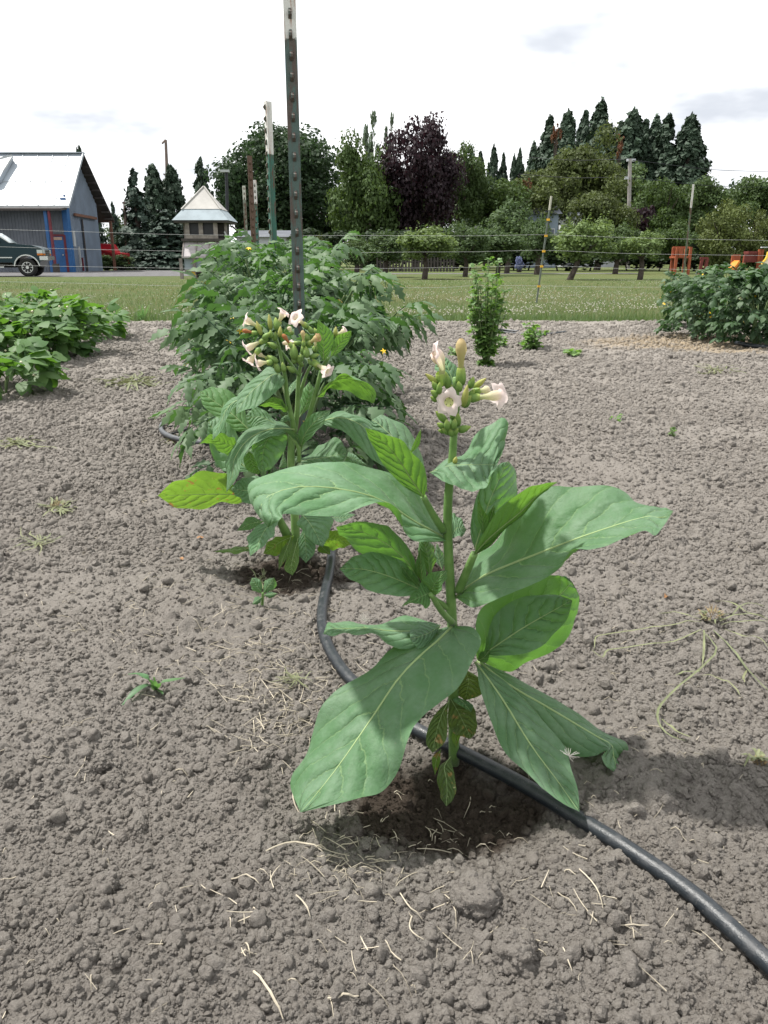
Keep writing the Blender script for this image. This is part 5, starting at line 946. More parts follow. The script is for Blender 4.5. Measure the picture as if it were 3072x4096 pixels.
G().box((BX + .06, BY - .05, EZ / 2), (.3, .14, EZ)).add('corner_trim', 'barn_blue', BN); G().box((BX + .08, BY + .32, EZ / 2 + .1), (.07, .5, EZ + .2)).add('corner_trim', 'barn_blue', BN)
xd0, xd1 = fx(116, 50), fx(145, 50)
DR = G().box(((xd0 + xd1) / 2, BY - .07, 1.02), (xd1 - xd0, .08, 2.04)).add('door', 'barn_blue', BN)
for q_ in (xd0 - .07, xd1 + .07): G().box((q_, BY - .08, 1.07), (.14, .12, 2.14)).add('door_frame', 'barn_red', DR)
G().box(((xd0 + xd1) / 2, BY - .08, 2.11), (xd1 - xd0 - .004, .116, .13)).add('door_frame', 'barn_red', DR); SG = G().box((xd0 + .72 * (xd1 - xd0) - .16, BY - .13, 1.93), (.62, .03, .16)).add('door_sign', 'sign_tan', DR)
G().box((xd1 - .12, BY - .14, 1.0), (.07, .06, .07)).add('door_handle', 'steel_pale', DR)
for u_, m_, w_, dy in ((111.5, 'barn_blue', .17, 1.1), (119, 'barn_red', .13, 1.25)): G().box((fx(u_, BY - dy), BY - dy, 1.78), (w_, w_, 3.56)).add('eave_post', m_, BN)
G().box((fx(120.5, BY - 1.25), BY - 1.25, .25), (.3, .3, .5)).add('post_foot', 'wood_dark', BN)
G().prism([(BL_, e0[0] + .1, e0[1] - .1), (BL_, BY - 1.4, e0[1] - .22), (BL_, BY - 1.4, e0[1] - .34), (BL_, e0[0] + .1, e0[1] - .22)], (OX - BL_ - .2, 0, 0)).add('eave_beam', 'wood_dark', BN)
SD = G().box((BX + .07, 53.95, 1.55), (.06, 2.75, 3.1)).add('sliding_door', 'barn_steel', BN); G().box((BX + .12, 52.55, 1.6), (.06, .09, 3.2)).add('door_edge', 'wood_dark', SD); G().bar((BX + .14, 51.3, 3.35), (BX + .14, 55.1, 3.30), .12, .16).add('door_track', 'barn_rust', SD)
G().box((BX + .07, 50.95, 1.95), (.08, .32, .9)).add('window', 'steel_pale', BN); G().box((BX + .1, 51.5, .9), (.1, .1, 1.2)).add('conduit', 'steel_pale', BN); G().box((BX + .1, 51.9, .45), (.08, .08, .8)).add('conduit', 'barn_red', BN)
G().box((BX + .45, 56.9, 1.6), (.16, .16, 3.2)).add('rear_post', 'barn_rust', BN)
def on_roof(x, y, lift=0.0):
    d = ray('W', x, y); k = (EZ - sl * BY - CAM_H) / (d.z - sl * d.y); return CO + d * k + Vector((0, -lift * .7, lift * .7))
dp = [on_roof(92, 236, .03), on_roof(-260, 330, .03), on_roof(-260, 420, .03), on_roof(-60, 420, .03), on_roof(10, 388, .03)]; DM = G().prism(dp, Vector((0, -.25, .22))).add('dormer', 'roof_white', BN)
G().bar(on_roof(95, 234, .34), on_roof(-260, 330, .34), .16, .12).add('dormer_ridge', 'steel_pale', DM); G().bar(on_roof(93, 238, .3), on_roof(-5, 392, .3), .14, .12).add('dormer_valley', 'steel_pale', DM)

# ---- pickup truck
plain('truck_paint', (.005, .024, .034), .3, .1, 1.0, .3); plain('tyre', (.018, .018, .018), .9); plain('chrome', (.55, .56, .56), .25, .1, 1.0, .6, metal=.7); plain('truck_glass', (.10, .14, .15), .08, .1, 1.0, .9); plain('amber', (.55, .16, .01), .3); plain('black_plastic', (.012, .012, .013), .6); plain('lamp_glass', (.45, .5, .5), .2, .1, 1.0, .8)
ty = 37.0; tw_ = at('T', 575, 1135, ty); TR = empty('pickup_truck', (tw_.x, ty, 0), 'dark teal pickup truck with chrome bumper parked before the barn', 'truck')
QT = Matrix.Rotation(R(13), 3, 'Z'); TO = Vector((tw_.x, ty, 0))
def tp(x, y, z): return TO + QT @ Vector((x, y, z))
def tprism(poly, y0, y1, name, mat, parent=TR, smooth=False):
    g = G(); g.prism([tp(x, y0, z) for x, z in poly], QT @ Vector((0, y1 - y0, 0))); return g.add(name, mat, parent, smooth)
arch = lambda cx, r_: [(cx + r_ * math.cos(a), .40 + r_ * math.sin(a)) for a in np.linspace(.12, math.pi - .12, 9)]
body = [(.74, .70), (.74, .95), (.73, 1.16), (.62, 1.25), (.3, 1.34), (-.55, 1.42), (-1.0, 1.44), (-2.55, 1.42), (-4.65, 1.38), (-4.65, .70)] + [(-3.6 + .0, .68)][:0] + [(x, z) for x, z in arch(-3.45, .50)][::-1] + [(-2.9, .62), (-.62, .62)] + [(x, z) for x, z in arch(0, .52)][::-1] + [(.58, .66)]
BODY = tprism(body, 0, 1.95, 'body', 'truck_paint')
cab = [(-.62, 1.42), (-1.28, 1.88), (-1.5, 1.94), (-2.35, 1.94), (-2.55, 1.86), (-2.62, 1.42)]; tprism(cab, .10, 1.85, 'cab', 'truck_paint')
tprism([(-1.02, 1.46), (-1.45, 1.80), (-1.75, 1.84), (-1.75, 1.46)], .085, .11, 'window', 'truck_glass'); tprism([(-1.83, 1.46), (-1.83, 1.84), (-2.3, 1.84), (-2.42, 1.46)], .085, .11, 'window', 'truck_glass')
g = G(); g.geo([tp(-.64, .2, 1.45), tp(-.64, 1.75, 1.45), tp(-1.24, 1.68, 1.86), tp(-1.24, .27, 1.86)], [(0, 1, 2, 3)]); g.geo([tp(-.60, .2, 1.45), tp(-.60, 1.75, 1.45), tp(-1.20, 1.68, 1.88), tp(-1.20, .27, 1.88)], [(0, 1, 2, 3)]); g.add('windscreen', 'truck_glass', TR)
G().bar(tp(-.62, .13, 1.44), tp(-1.27, .16, 1.89), .05).add('pillar_trim', 'chrome', TR)
for wx in (0, -3.45):
    for wy, out_ in ((.13, -1), (1.82, 1)):
        wl = None; g = G(); c_ = tp(wx, wy, .40); ax = QT @ Vector((0, 1, 0)); prof = [(-.14, .24), (-.14, .34), (-.10, .395), (.10, .395), (.14, .34), (.14, .24)]; V = []; Fc = []; ns = 24
        for k in range(ns):
            a = k * 2 * math.pi / ns; rd = QT @ Vector((math.cos(a), 0, math.sin(a)))
            for yy, rr in prof: V.append(c_ + ax * yy + rd * rr)
        for k in range(ns):
            for j in range(6): Fc.append((k * 6 + j, k * 6 + (j + 1) % 6, ((k + 1) % ns) * 6 + (j + 1) % 6, ((k + 1) % ns) * 6 + j))
        wl = add('wheel', V, Fc, 'tyre', TR)
        g = G(); g.tube([c_ + ax * out_ * .02, c_ + ax * out_ * .11], .242, 20); g.add('rim', 'black_plastic', wl)
        g = G(); g.tube([c_ + ax * out_ * .10, c_ + ax * out_ * .145], .07, 10)
        for k in range(8): a = k * .785; rd = QT @ Vector((math.cos(a), 0, math.sin(a))); g.bar(c_ + ax * out_ * .12 + rd * .14, c_ + ax * out_ * .12 + rd * .235, .05, .03)
        V = []; 
        for k in range(24): a = k * 2 * math.pi / 24; rd = QT @ Vector((math.cos(a), 0, math.sin(a))); V += [c_ + ax * out_ * .13 + rd * .215, c_ + ax * out_ * .13 + rd * .25]
        g.geo(V, [(2 * k, 2 * k + 1, (2 * k + 3) % 48, (2 * k + 2) % 48) for k in range(24)]); g.add('rim_ring', 'chrome', wl)
av = arch(0, .535); g = G()
for i in range(8): g.bar(tp(av[i][0], -.012, av[i][1]), tp(av[i + 1][0], -.012, av[i + 1][1]), .04, .05)
g.add('arch_trim', 'chrome', TR)
g = G(); g.bar(tp(.56, -.03, .80), tp(.80, .05, .80), .06, .17); g.bar(tp(.82, .02, .80), tp(.82, 1.93, .80), .16, .17); g.add('front_bumper', 'chrome', TR)
for y0 in (.02, 1.60):
    G().box(tp(.745, y0 + .165, 1.08), (.05, .33, .17), mat=QT).add('headlight', 'lamp_glass', TR); G().box(tp(.745, y0 + .165, .955), (.05, .33, .075), mat=QT).add('indicator', 'amber', TR)
G().box(tp(.60, -.006, 1.08), (.24, .02, .15), mat=QT).add('headlight_side', 'lamp_glass', TR); G().box(tp(.60, -.006, .96), (.24, .02, .08), mat=QT).add('indicator', 'amber', TR)
GR = G().box(tp(.735, .975, 1.03), (.03, 1.2, .26), mat=QT).add('grille', 'black_plastic', TR)
for k in range(3): G().box(tp(.755, .975, .945 + k * .085), (.03, 1.2, .025), mat=QT).add('grille_bar', 'chrome', GR)
G().bar(tp(-.58, -.012, .82), tp(-2.8, -.012, .82), .015, .045).add('side_trim', 'chrome', TR); G().bar(tp(-1.08, -.06, 1.50), tp(-1.08, .0, 1.46), .12, .16).add('mirror', 'chrome', TR); G().bar(tp(-2.2, -.1, .42), tp(-.95, -.1, .42), .05).add('step_bar', 'chrome', TR); G().box(tp(-1.8, 1, .5), (4.6, .9, .22), mat=QT).add('chassis', 'black_plastic', TR); G().bar(tp(0, .1, .40), tp(0, 1.85, .40), .10).add('axle', 'black_plastic', TR); G().bar(tp(-3.45, .1, .40), tp(-3.45, 1.85, .40), .10).add('axle', 'black_plastic', TR)

# ---- wooden tower hutch
plain('grey_wood', (.23, .205, .19), .8, .35, 6.0, .3, .004); plain('ply_grey', (.36, .335, .34), .7, .2, 3.0); plain('roof_cloth', (.36, .35, .33), .7, .2, 1.5); plain('roof_felt', (.25, .30, .33), .75, .2, 2.0); plain('dark_screen', (.012, .013, .018), .5)
KY = 33.0; kc = at('K', 760, 2095, KY); KX = kc.x; TW = empty('wooden_tower', (KX, KY, 0), 'small wooden lookout tower with pyramid roof left of the tomato row', 'tower'); kz = lambda y: at('K', 760, y, KY).z; kx = lambda x, y=900: at('K', x, y, KY).x
ez, bz, az = kz(865), kz(607), kz(95); xl, xr = kx(130, 865), kx(1345, 865); xm = (xl + xr) / 2 + .03; hw = (xr - xl) / 2; yc = KY + hw
def pyr(h0, h1, z0, z1):
    V = [(xm + i * h0, yc + j * h0, z0) for i, j in ((-1, -1), (1, -1), (1, 1), (-1, 1))] + [(xm + i * h1, yc + j * h1, z1) for i, j in ((-1, -1), (1, -1), (1, 1), (-1, 1))]; return V
V = pyr(hw, hw * .66, ez, bz); LOW = add('lower_roof', V, [(0, 1, 5, 4), (1, 2, 6, 5), (2, 3, 7, 6), (3, 0, 4, 7), (3, 2, 1, 0)], 'roof_felt', TW, False)
V = pyr(hw * .69, .01, bz - .01, az); add('upper_roof', V, [(0, 1, 5, 4), (1, 2, 6, 5), (2, 3, 7, 6), (3, 0, 4, 7), (3, 2, 1, 0)], 'roof_cloth', TW, False)
for i in (-1, 1): G().bar((xm + i * hw * .7, yc - hw * .7, bz - .02), (xm, yc - .0, az + .02), .07, .05).add('hip_board', 'roof_cloth', TW)
G().box((xm, yc, ez - .05), (2 * hw - .12, 2 * hw - .12, .08)).add('eave_board', 'wood_dark', TW)
zf = kz(1290)
for x_, in ((440,), (735,), (1055,)): G().box((kx(x_), KY + .24, (ez - .09 + zf) / 2 + .02), (.165, .06, ez - .09 - zf)).add('window_post', 'grey_wood', TW)
G().box((kx(748), KY + .23, kz(1225)), (kx(1105) - kx(395), .05, .13)).add('window_sill', 'grey_wood', TW)
for a_, b_ in ((485, 695), (778, 1015)): G().box(((kx(a_) + kx(b_)) / 2, KY + .30, (kz(900) + kz(1170)) / 2), (kx(b_) - kx(a_), .02, kz(900) - kz(1170))).add('window_screen', 'dark_screen', TW)
for x_ in (345, 1240): G().box((kx(x_), KY + .55, (ez + zf) / 2), (.08, .08, ez - zf)).add('corner_post', 'grey_wood', TW)
G().box((kx(760), KY + 1.1, (ez + zf) / 2 - .05), (kx(1230) - kx(330), 1.0, ez - zf - .15)).add('cabin', 'wood_dark', TW); G().box((kx(760), KY + .95, zf + .0), (kx(1250) - kx(320), 1.5, .1)).add('floor_frame', 'wood_dark', TW)
g = G(); sx0, sx1 = kx(318), kx(1180); g.prism([(sx0, KY + .35, kz(1335)), (sx0, KY - .1, kz(1668)), (sx0, KY - .08, kz(1690)), (sx0, KY + .37, kz(1360))], (sx1 - sx0, 0, 0)); g.add('sloped_lid', 'ply_grey', TW)
for x_ in (330, 618, 895): G().bar((kx(x_), KY + .33, kz(1330) + .01), (kx(x_), KY - .12, kz(1665) + .01), .04, .03).add('lid_batten', 'grey_wood', TW)
G().box(((sx0 + sx1) / 2, KY - .09, kz(1665)), (sx1 - sx0, .05, .06)).add('lid_edge', 'ply_grey', TW)
for x_ in (355, 640, 900, 1150): G().box((kx(x_, 1900), KY - .02, kz(1690) / 2), (.12, .10, kz(1690))).add('leg', 'grey_wood', TW)
G().box(((sx0 + sx1) / 2, KY + .06, (kz(1690) + kz(1940)) / 2), (sx1 - sx0 - .1, .04, kz(1690) - kz(1940))).add('front_panel', 'roof_felt', TW); G().box(((sx0 + sx1) / 2, KY - .08, kz(1960)), (sx1 - sx0 - .15, .05, .10)).add('bottom_board', 'grey_wood', TW); G().box(((sx0 + sx1) / 2 + .1, KY + .6, .22), (sx1 - sx0 - .5, .9, .36)).add('base_box', 'wood_dark', TW); G().bar((kx(1250), KY + .2, kz(1110)), (kx(1310), KY + .2, kz(1240)), .05).add('brace', 'steel_pale', TW)

# ---- houses far behind, seen between the trees
plain('house_white', (.45, .47, .5), .7, .15, 1.0); plain('house_roof', (.10, .11, .13), .8, .2, 1.0); plain('pane', (.05, .07, .10), .15, .1, 1.0, .8); plain('house_blue', (.20, .25, .31), .7, .1)
def house(name, u0, u1, vt, ve, Y, lab, wall, gable_front=False, dep=7, base=0):
    x0, x1 = fx(u0, Y), fx(u1, Y); zt, ze = fz(vt, Y), fz(ve, Y); o = empty(name, ((x0 + x1) / 2, Y, 0), lab, 'house', None)
    G().box(((x0 + x1) / 2, Y + dep / 2, ze / 2), (x1 - x0, dep, ze)).add('wall', wall, o); g = G()
    if gable_front: g.prism([(x0 - .3, Y - .3, ze), (x1 + .3, Y - .3, ze), ((x0 + x1) / 2, Y - .3, zt)], (0, dep + .6, 0))
    else: g.prism([(x0 - .3, Y - .3, ze), (x0 - .3, Y + dep + .3, ze), (x0 - .3, Y + dep / 2, zt)], (x1 - x0 + .6, 0, 0))
    g.add('roof', 'house_roof', o); n = max(2, int((x1 - x0) / 2.5))
    for k in range(n): xx = x0 + (k + .5) * (x1 - x0) / n; wz = G().box((xx, Y - .03, ze * .62), (.95, .06, 1.1)).add('window_frame', 'house_white', o); G().box((xx, Y - .07, ze * .62), (.75, .04, .9)).add('pane', 'pane', wz)
house('house', 515, 620, 494, 512, 66, 'low white house half hidden behind the tomato row', 'house_white', dep=8); house('house', 1132, 1200, 430, 462, 78, 'grey roofed house showing among the trees', 'house_blue', dep=8); house('house', 1235, 1330, 445, 466, 82, 'pale house hidden behind the olive green trees', 'house_white', dep=8)
# ---- poles
plain('pole_wood', (.16, .12, .10), .8, .3, 3.0); plain('pole_grey', (.30, .28, .27), .8, .3, 3.0); plain('pole_black', (.01, .012, .018), .5)
p = Vector((fx(368, 75), 75, 0)); q = at('S', 358, 302, 75); o = empty('dead_pole', p, 'tall leaning bare pole above the left conifers', 'pole'); G().tube([p, p.lerp(q, .6), q], [.22, .17, .11], 8).add('shaft', 'pole_wood', o); G().tube([q, q + Vector((-.35, 0, -.3))], .08, 6).add('snag', 'pole_wood', o); q2 = p.lerp(q, .72); G().tube([q2, q2 + Vector((-.3, 0, .25))], .07, 6).add('snag', 'pole_wood', o)
p = Vector((fx(493, 40), 40, 0)); q = at('S', 489, 372, 40); o = empty('lamp_pole', p, 'black lamp pole right of the wooden tower', 'lamp'); G().tube([p, q], .075, 8).add('pole', 'pole_black', o); G().box(q + Vector((-.05, -.1, .04)), (.4, .25, .1)).add('lamp_head', 'steel_pale', o)
p = Vector((fx(1357, 70), 70, 0)); q = at('S', 1361, 343, 70); o = empty('utility_pole', p, 'grey utility pole in front of the tall conifers', 'pole'); G().tube([p, q], [.19, .15], 8).add('shaft', 'pole_grey', o); G().box(q + Vector((.1, 0, -.1)), (.7, .2, .2)).add('insulator_arm', 'house_white', o); G().box(at('S', 1357, 385, 70) + Vector((-.2, -.2, 0)), (.3, .2, .2)).add('bracket', 'house_white', o)
for k, (va, vb) in enumerate(((346, 372), (384, 405))):
    a = at('S', 1360, va, 70); b_ = at('S', 1720, vb, 66); c_ = at('S', 1120, va - 8, 74); C = crom([c_, (c_ + a) / 2 - Vector((0, 0, .15)), a, (a + b_) / 2 - Vector((0, 0, .25)), b_], 30); V, Fc = tube(C, .022, 4); tag(add('power_line', V, Fc, 'pole_black'), ['upper power line at the utility pole', 'lower power line at the utility pole'][k], 'cable', 'power lines')
p = Vector((fx(274, 62), 62, 0)); q = at('S', 269, 438, 62); o = empty('bare_pole', p, 'short dark pole right of the barn', 'pole'); G().tube([p, q], [.12, .1], 8).add('shaft', 'pole_wood', o); G().box(q, (.3, .14, .14)).add('cap', 'pole_wood', o)
# ---- red machine behind the barn
plain('red_paint', (.36, .012, .022), .4, .2, 2.0); my = 58.0; mx = fx(248, my); o = empty('red_farm_machine', (mx, my, 0), 'red farm machine parked behind the barn', 'machine')
g = G(); g.prism([(mx - .95, my, .55), (mx + .7, my, .45), (mx + .75, my, 1.15), (mx + .1, my, 1.2), (mx - .2, my, 1.75), (mx - .95, my, 1.8)], (0, 1.2, 0)); g.add('body', 'red_paint', o); G().bar((mx - 1.2, my - .1, 1.5), (mx + .8, my - .1, .9), .12).add('boom', 'red_paint', o)
for i in (-.6, .5): G().tube([(mx + i, my - .12, .4), (mx + i, my + .1, .4)], .4, 16).add('wheel', 'tyre', o)
# ---- play set on the right
plain('cedar', (.30, .075, .03), .7, .3, 4.0); plain('cedar_dark', (.15, .03, .025), .7, .3, 4.0); plain('slide_orange', (.65, .22, .02), .4); plain('slide_white', (.66, .62, .48), .4); plain('slide_yellow', (.65, .42, .04), .4)
PY = 42.0; px = lambda x: at('P', x, 470, PY).x; pz = lambda y: at('P', 1000, y, PY).z
o = empty('play_tower', (px(560), PY, 0), 'small orange wooden play tower left of the slide', 'play set')
for x_, d_ in ((470, 0), (640, 0), (500, .9), (660, .9)): G().box((px(x_), PY + d_, pz(120) / 2), (.12, .12, pz(120))).add('post', 'cedar', o)
G().box((px(560), PY + .45, pz(250)), (px(650) - px(460), 1.0, .1)).add('deck', 'cedar', o); G().box((px(515), PY - .08, pz(190)), (px(540) - px(490), .05, .5)).add('panel', 'cedar', o); G().box((px(560), PY + .45, pz(125)), (px(670) - px(460), .1, .1)).add('top_beam', 'cedar', o)
o = empty('swing_frame', (px(870), PY + .5, 0), 'dark red swing frame between play tower and slide', 'play set')
for x_ in (835, 900): G().bar((px(x_), PY + .5, 0), (px(x_) + .05, PY + .5, pz(265)), .13).add('post', 'cedar_dark', o)
G().bar((px(820), PY + .5, pz(262)), (px(920), PY + .5, pz(262)), .1).add('beam', 'cedar_dark', o); G().box((px(908), PY + .38, pz(445)), (.16, .1, .32)).add('white_foot', 'house_white', o); G().bar((px(770), PY + .3, pz(470)), (px(785), PY + .3, pz(430)), .06).add('white_brace', 'house_white', o)
o = empty('play_slide', (px(1300), PY, 0), 'red wooden play set with orange slide behind the flowering bushes', 'play set')
for x_ in (1195, 1250, 1400, 1515, 1545): G().box((px(x_), PY + (.0 if x_ != 1400 else .6), pz(225 if x_ < 1500 else 150) / 2), (.2 if x_ < 1300 else .13, .13, pz(225 if x_ < 1500 else 150))).add('post', 'cedar', o)
G().box(((px(1180) + px(1270)) / 2, PY - .08, (pz(215) + pz(300)) / 2), (px(1270) - px(1180), .05, pz(215) - pz(300))).add('panel', 'cedar', o); G().bar((px(1215), PY - .25, pz(300)), (px(1130), PY - .35, pz(415)), .45, .1).add('slide', 'slide_orange', o); G().box((px(1430), PY + .1, pz(260)), (px(1520) - px(1340), .08, .42)).add('panel', 'cedar_dark', o); G().box((px(1445), PY, pz(440)), (.5, .1, .25)).add('panel', 'cedar_dark', o); G().box((px(1470), PY + .3, pz(190)), (.75, .6, .12)).add('roof', 'cedar_dark', o)
o = empty('white_slide', (px(1600), PY - .5, 0), 'curved white slide with yellow rim at the right edge', 'play set')
C = crom([(px(1600) + .15, PY - .4, pz(185)), (px(1590) + .1, PY - .5, pz(260)), (px(1560), PY - .6, pz(350)), (px(1600), PY - .8, pz(430)), (px(1660), PY - 1, pz(470))], 14); V = []; Fc = []
for i, c_ in enumerate(C):
    for k in range(7): a = (k / 6 - .5) * 2.4; V.append((c_[0] + math.sin(a) * .35, c_[1] + (1 - math.cos(a)) * -.3, c_[2] + .0))
for i in range(13):
    for k in range(6): Fc.append((i * 7 + k, i * 7 + k + 1, i * 7 + k + 8, i * 7 + k + 7))
add('chute', V, Fc, 'slide_white', o); G().tube([Vector(c) + Vector((.33, -.15, 0)) for c in C], .05, 6).add('rim', 'slide_yellow', o); G().tube([Vector(c) + Vector((-.33, -.15, 0)) for c in C], .05, 6).add('rim', 'slide_yellow', o); G().tube([(px(1600), PY - .3, 0), (px(1600), PY - .3, pz(185))], .06, 6).add('support', 'cedar', o); G().box((px(1540), PY - .2, pz(125)), (.3, .2, .05)).add('cap', 'house_white', o)
# ---- picket fence behind the orchard
pf = empty('picket_fence', (fx(900, 52), 52, 0), 'dark picket fence behind the apple trees', 'fence'); pk = mesh('picket', [(-.06, 0, 0), (.06, 0, 0), (.06, 0, .8), (0, 0, .9), (-.06, 0, .8), (-.06, .03, 0), (.06, .03, 0), (.06, .03, .8), (0, .03, .9), (-.06, .03, .8)], [(0, 1, 2, 3, 4), (9, 8, 7, 6, 5), (1, 6, 7, 2), (0, 4, 9, 5), (2, 7, 8, 3), (3, 8, 9, 4)], 'wood_dark', False)
x_ = fx(815, 52); 
while x_ < fx(985, 52): link('picket', pk, pf, (x_ - fx(900, 52), 0, 0)); x_ += .2
for z_ in (.25, .6): G().box((fx(900, 52), 52.06, z_), (fx(985, 52) - fx(815, 52), .05, .07)).add('rail', 'wood_dark', pf)
# ================================================================ TREES
def crownmat(name, c, tr, tw=.22, var=.5, sc=.8):
    t = NT(name); co = t.pos(); f = t.ramp(t.noise(sc, 4, co), .3, .7); f2 = t.noise(sc * 9, 3, co); oi = t.n('ShaderNodeObjectInfo').outputs['Random']
    k = t.mix(f, c, tuple(q * (1 - var) for q in c)); k = t.mix(t.math('MULTIPLY', f2, .4), k, tuple(q * 1.35 for q in c))
    hs = t.n('ShaderNodeHueSaturation'); t.put(hs.inputs['Color'], k); t.put(hs.inputs['Value'], t.math('MULTIPLY_ADD', oi, .3, .85))
    M[name] = t.done(t.mixs(tw, t.princ(hs.outputs[0], .65, .25), t.trans(tr)))
crownmat('cr_oak', (0.034, 0.062, 0.028), (0.05, 0.1, 0.03)); crownmat('cr_maple', (0.052, 0.088, 0.024), (0.1, 0.16, 0.03)); crownmat('cr_purple', (0.024, 0.014, 0.019), (0.05, 0.016, 0.024)); crownmat('cr_seq', (0.04, 0.068, 0.042), (0.04, 0.07, 0.03), .1); crownmat('cr_spruce', (0.045, 0.075, 0.055), (0.05, 0.08, 0.04), .1)
crownmat('cr_olive', (.072, .096, .028), (.13, .17, .04)); crownmat('cr_apple', (0.062, 0.1, 0.04), (0.12, 0.19, 0.05)); crownmat('cr_apple_light', (0.125, 0.18, 0.065), (0.24, 0.34, 0.08)); crownmat('cr_mid', (0.055, 0.09, 0.03), (0.11, 0.17, 0.04)); crownmat('cr_dark', (0.026, 0.044, 0.02), (0.04, 0.07, 0.02)); crownmat('cr_birch', (.10, .14, .09), (.15, .2, .1)); crownmat('cr_rust', (.13, .055, .025), (.2, .08, .03)); crownmat('cr_blue', (.20, .24, .42), (.2, .2, .3)); crownmat('cr_willow', (0.085, 0.11, 0.032), (0.14, 0.17, 0.04))
plain('bark', (.075, .062, .052), .9, .4, 5.0, .2, .02)
def cards(P, Nrm, size, asp=1.0, rg=RNG):
    """leaf clump faces at P, roughly facing Nrm"""
    n = len(P); Nn = Nrm + rg.normal(0, .55, (n, 3)); Nn /= np.linalg.norm(Nn, axis=1)[:, None] + 1e-9; a = np.cross(Nn, rg.normal(size=(n, 3))); a /= np.linalg.norm(a, axis=1)[:, None] + 1e-9; b_ = np.cross(Nn, a)
    s = size * rg.uniform(.55, 1.25, n)[:, None]; k = rg.uniform(.5, 1.0, (n, 4, 1)); V = np.stack([P - a * s * k[:, 0] * asp, P - b_ * s * k[:, 1], P + a * s * k[:, 2] * asp, P + b_ * s * k[:, 3]], 1).reshape(-1, 3)
    return V, np.arange(4 * n).reshape(n, 4)
def blob_crown(seed, n, lobes=40, flat=1.0, size=.05, top=.5, spread=1.0, whip=0, low=-.85):
    """unit crown in [-1,1]^3: leaf clumps on many lobes, with gaps"""
    rg = np.random.default_rng(seed); C = []; 
    while len(C) < lobes:
        v = rg.normal(size=3); v /= np.linalg.norm(v); v *= rg.random() ** .45 * .80
        if v[2] > low: C.append(v)
    C = np.array(C); Rr = rg.uniform(.17, .36, lobes); w_ = Rr ** 2; i = rg.choice(lobes, n, p=w_ / w_.sum()); d = rg.normal(size=(n, 3)); d /= np.linalg.norm(d, axis=1)[:, None]; d[:, 2] = np.abs(d[:, 2]) * np.where(rg.random(n) < .78, 1, -1)
    r = Rr[i] * (rg.random(n) ** .35) * np.where(rg.random(n) < .12, 1.25, 1.0); P = C[i] + d * r[:, None]; V, Fc = cards(P, d, size, rg=rg)
    if whip:
        k = whip; b_ = C[rg.choice(lobes, k)] * np.array([1, 1, .9]) + np.array([0, 0, .12]); ks = 9; q = np.repeat(b_, ks, 0) + np.tile(np.linspace(0, .42, ks), k)[:, None] * (np.array([0, 0, 1.0]) + np.repeat(rg.normal(0, .22, (k, 3)), ks, 0)); V2, F2 = cards(q + rg.normal(0, .012, q.shape), rg.normal(size=q.shape), size * .8, rg=rg); Fc = np.vstack([Fc, F2 + len(V)]); V = np.vstack([V, V2])
    return V, Fc, C
def cone_crown(seed, n, size=.03, droop=.3, rag=.2, power=.8, open_=0.0, asp=4.5):
    """unit conifer: height 0..1, radius 1 at the bottom"""
    rg = np.random.default_rng(seed); nb = max(60, n // 45); h = rg.random(nb) ** 1.35 * .97; az = rg.uniform(0, 6.283, nb); L_ = (1 - h) ** power * rg.uniform(1 - rag, 1 + rag * .6, nb) * (.92 + .08 * np.sin(az * 2 + seed)); i = rg.integers(0, nb, n); s = rg.random(n) ** (.45 if not open_ else .8)
    rr = L_[i] * s; a = az[i] + rg.normal(0, .16, n) * (1.1 - .5 * s); P = np.stack([np.cos(a) * rr, np.sin(a) * rr, h[i] + .03 - droop * .12 * s * L_[i] + rg.normal(0, .012 + .01 * open_, n)], 1); Nn = np.stack([np.cos(a), np.sin(a), np.full(n, .8)], 1)
    V, Fc = cards(P, Nn, size, rg=rg); c4 = np.repeat(P, 4, 0); V = c4 + (V - c4) * np.array([1, 1, 1.6 / asp])
    tz = np.linspace(.9, 1.02, 12); V2, F2 = cards(np.stack([rg.normal(0, .01, 12), rg.normal(0, .01, 12), tz], 1), rg.normal(size=(12, 3)), size * .6, rg=rg); return np.vstack([V, V2]), np.vstack([Fc, F2 + len(V)])
CM = {}
def crown_mesh(key, fn, mat):
    if key not in CM: V, Fc, *C = fn(); CM[key] = (mesh('crown', V, Fc, mat, False), C[0] if C else None)
    return CM[key]
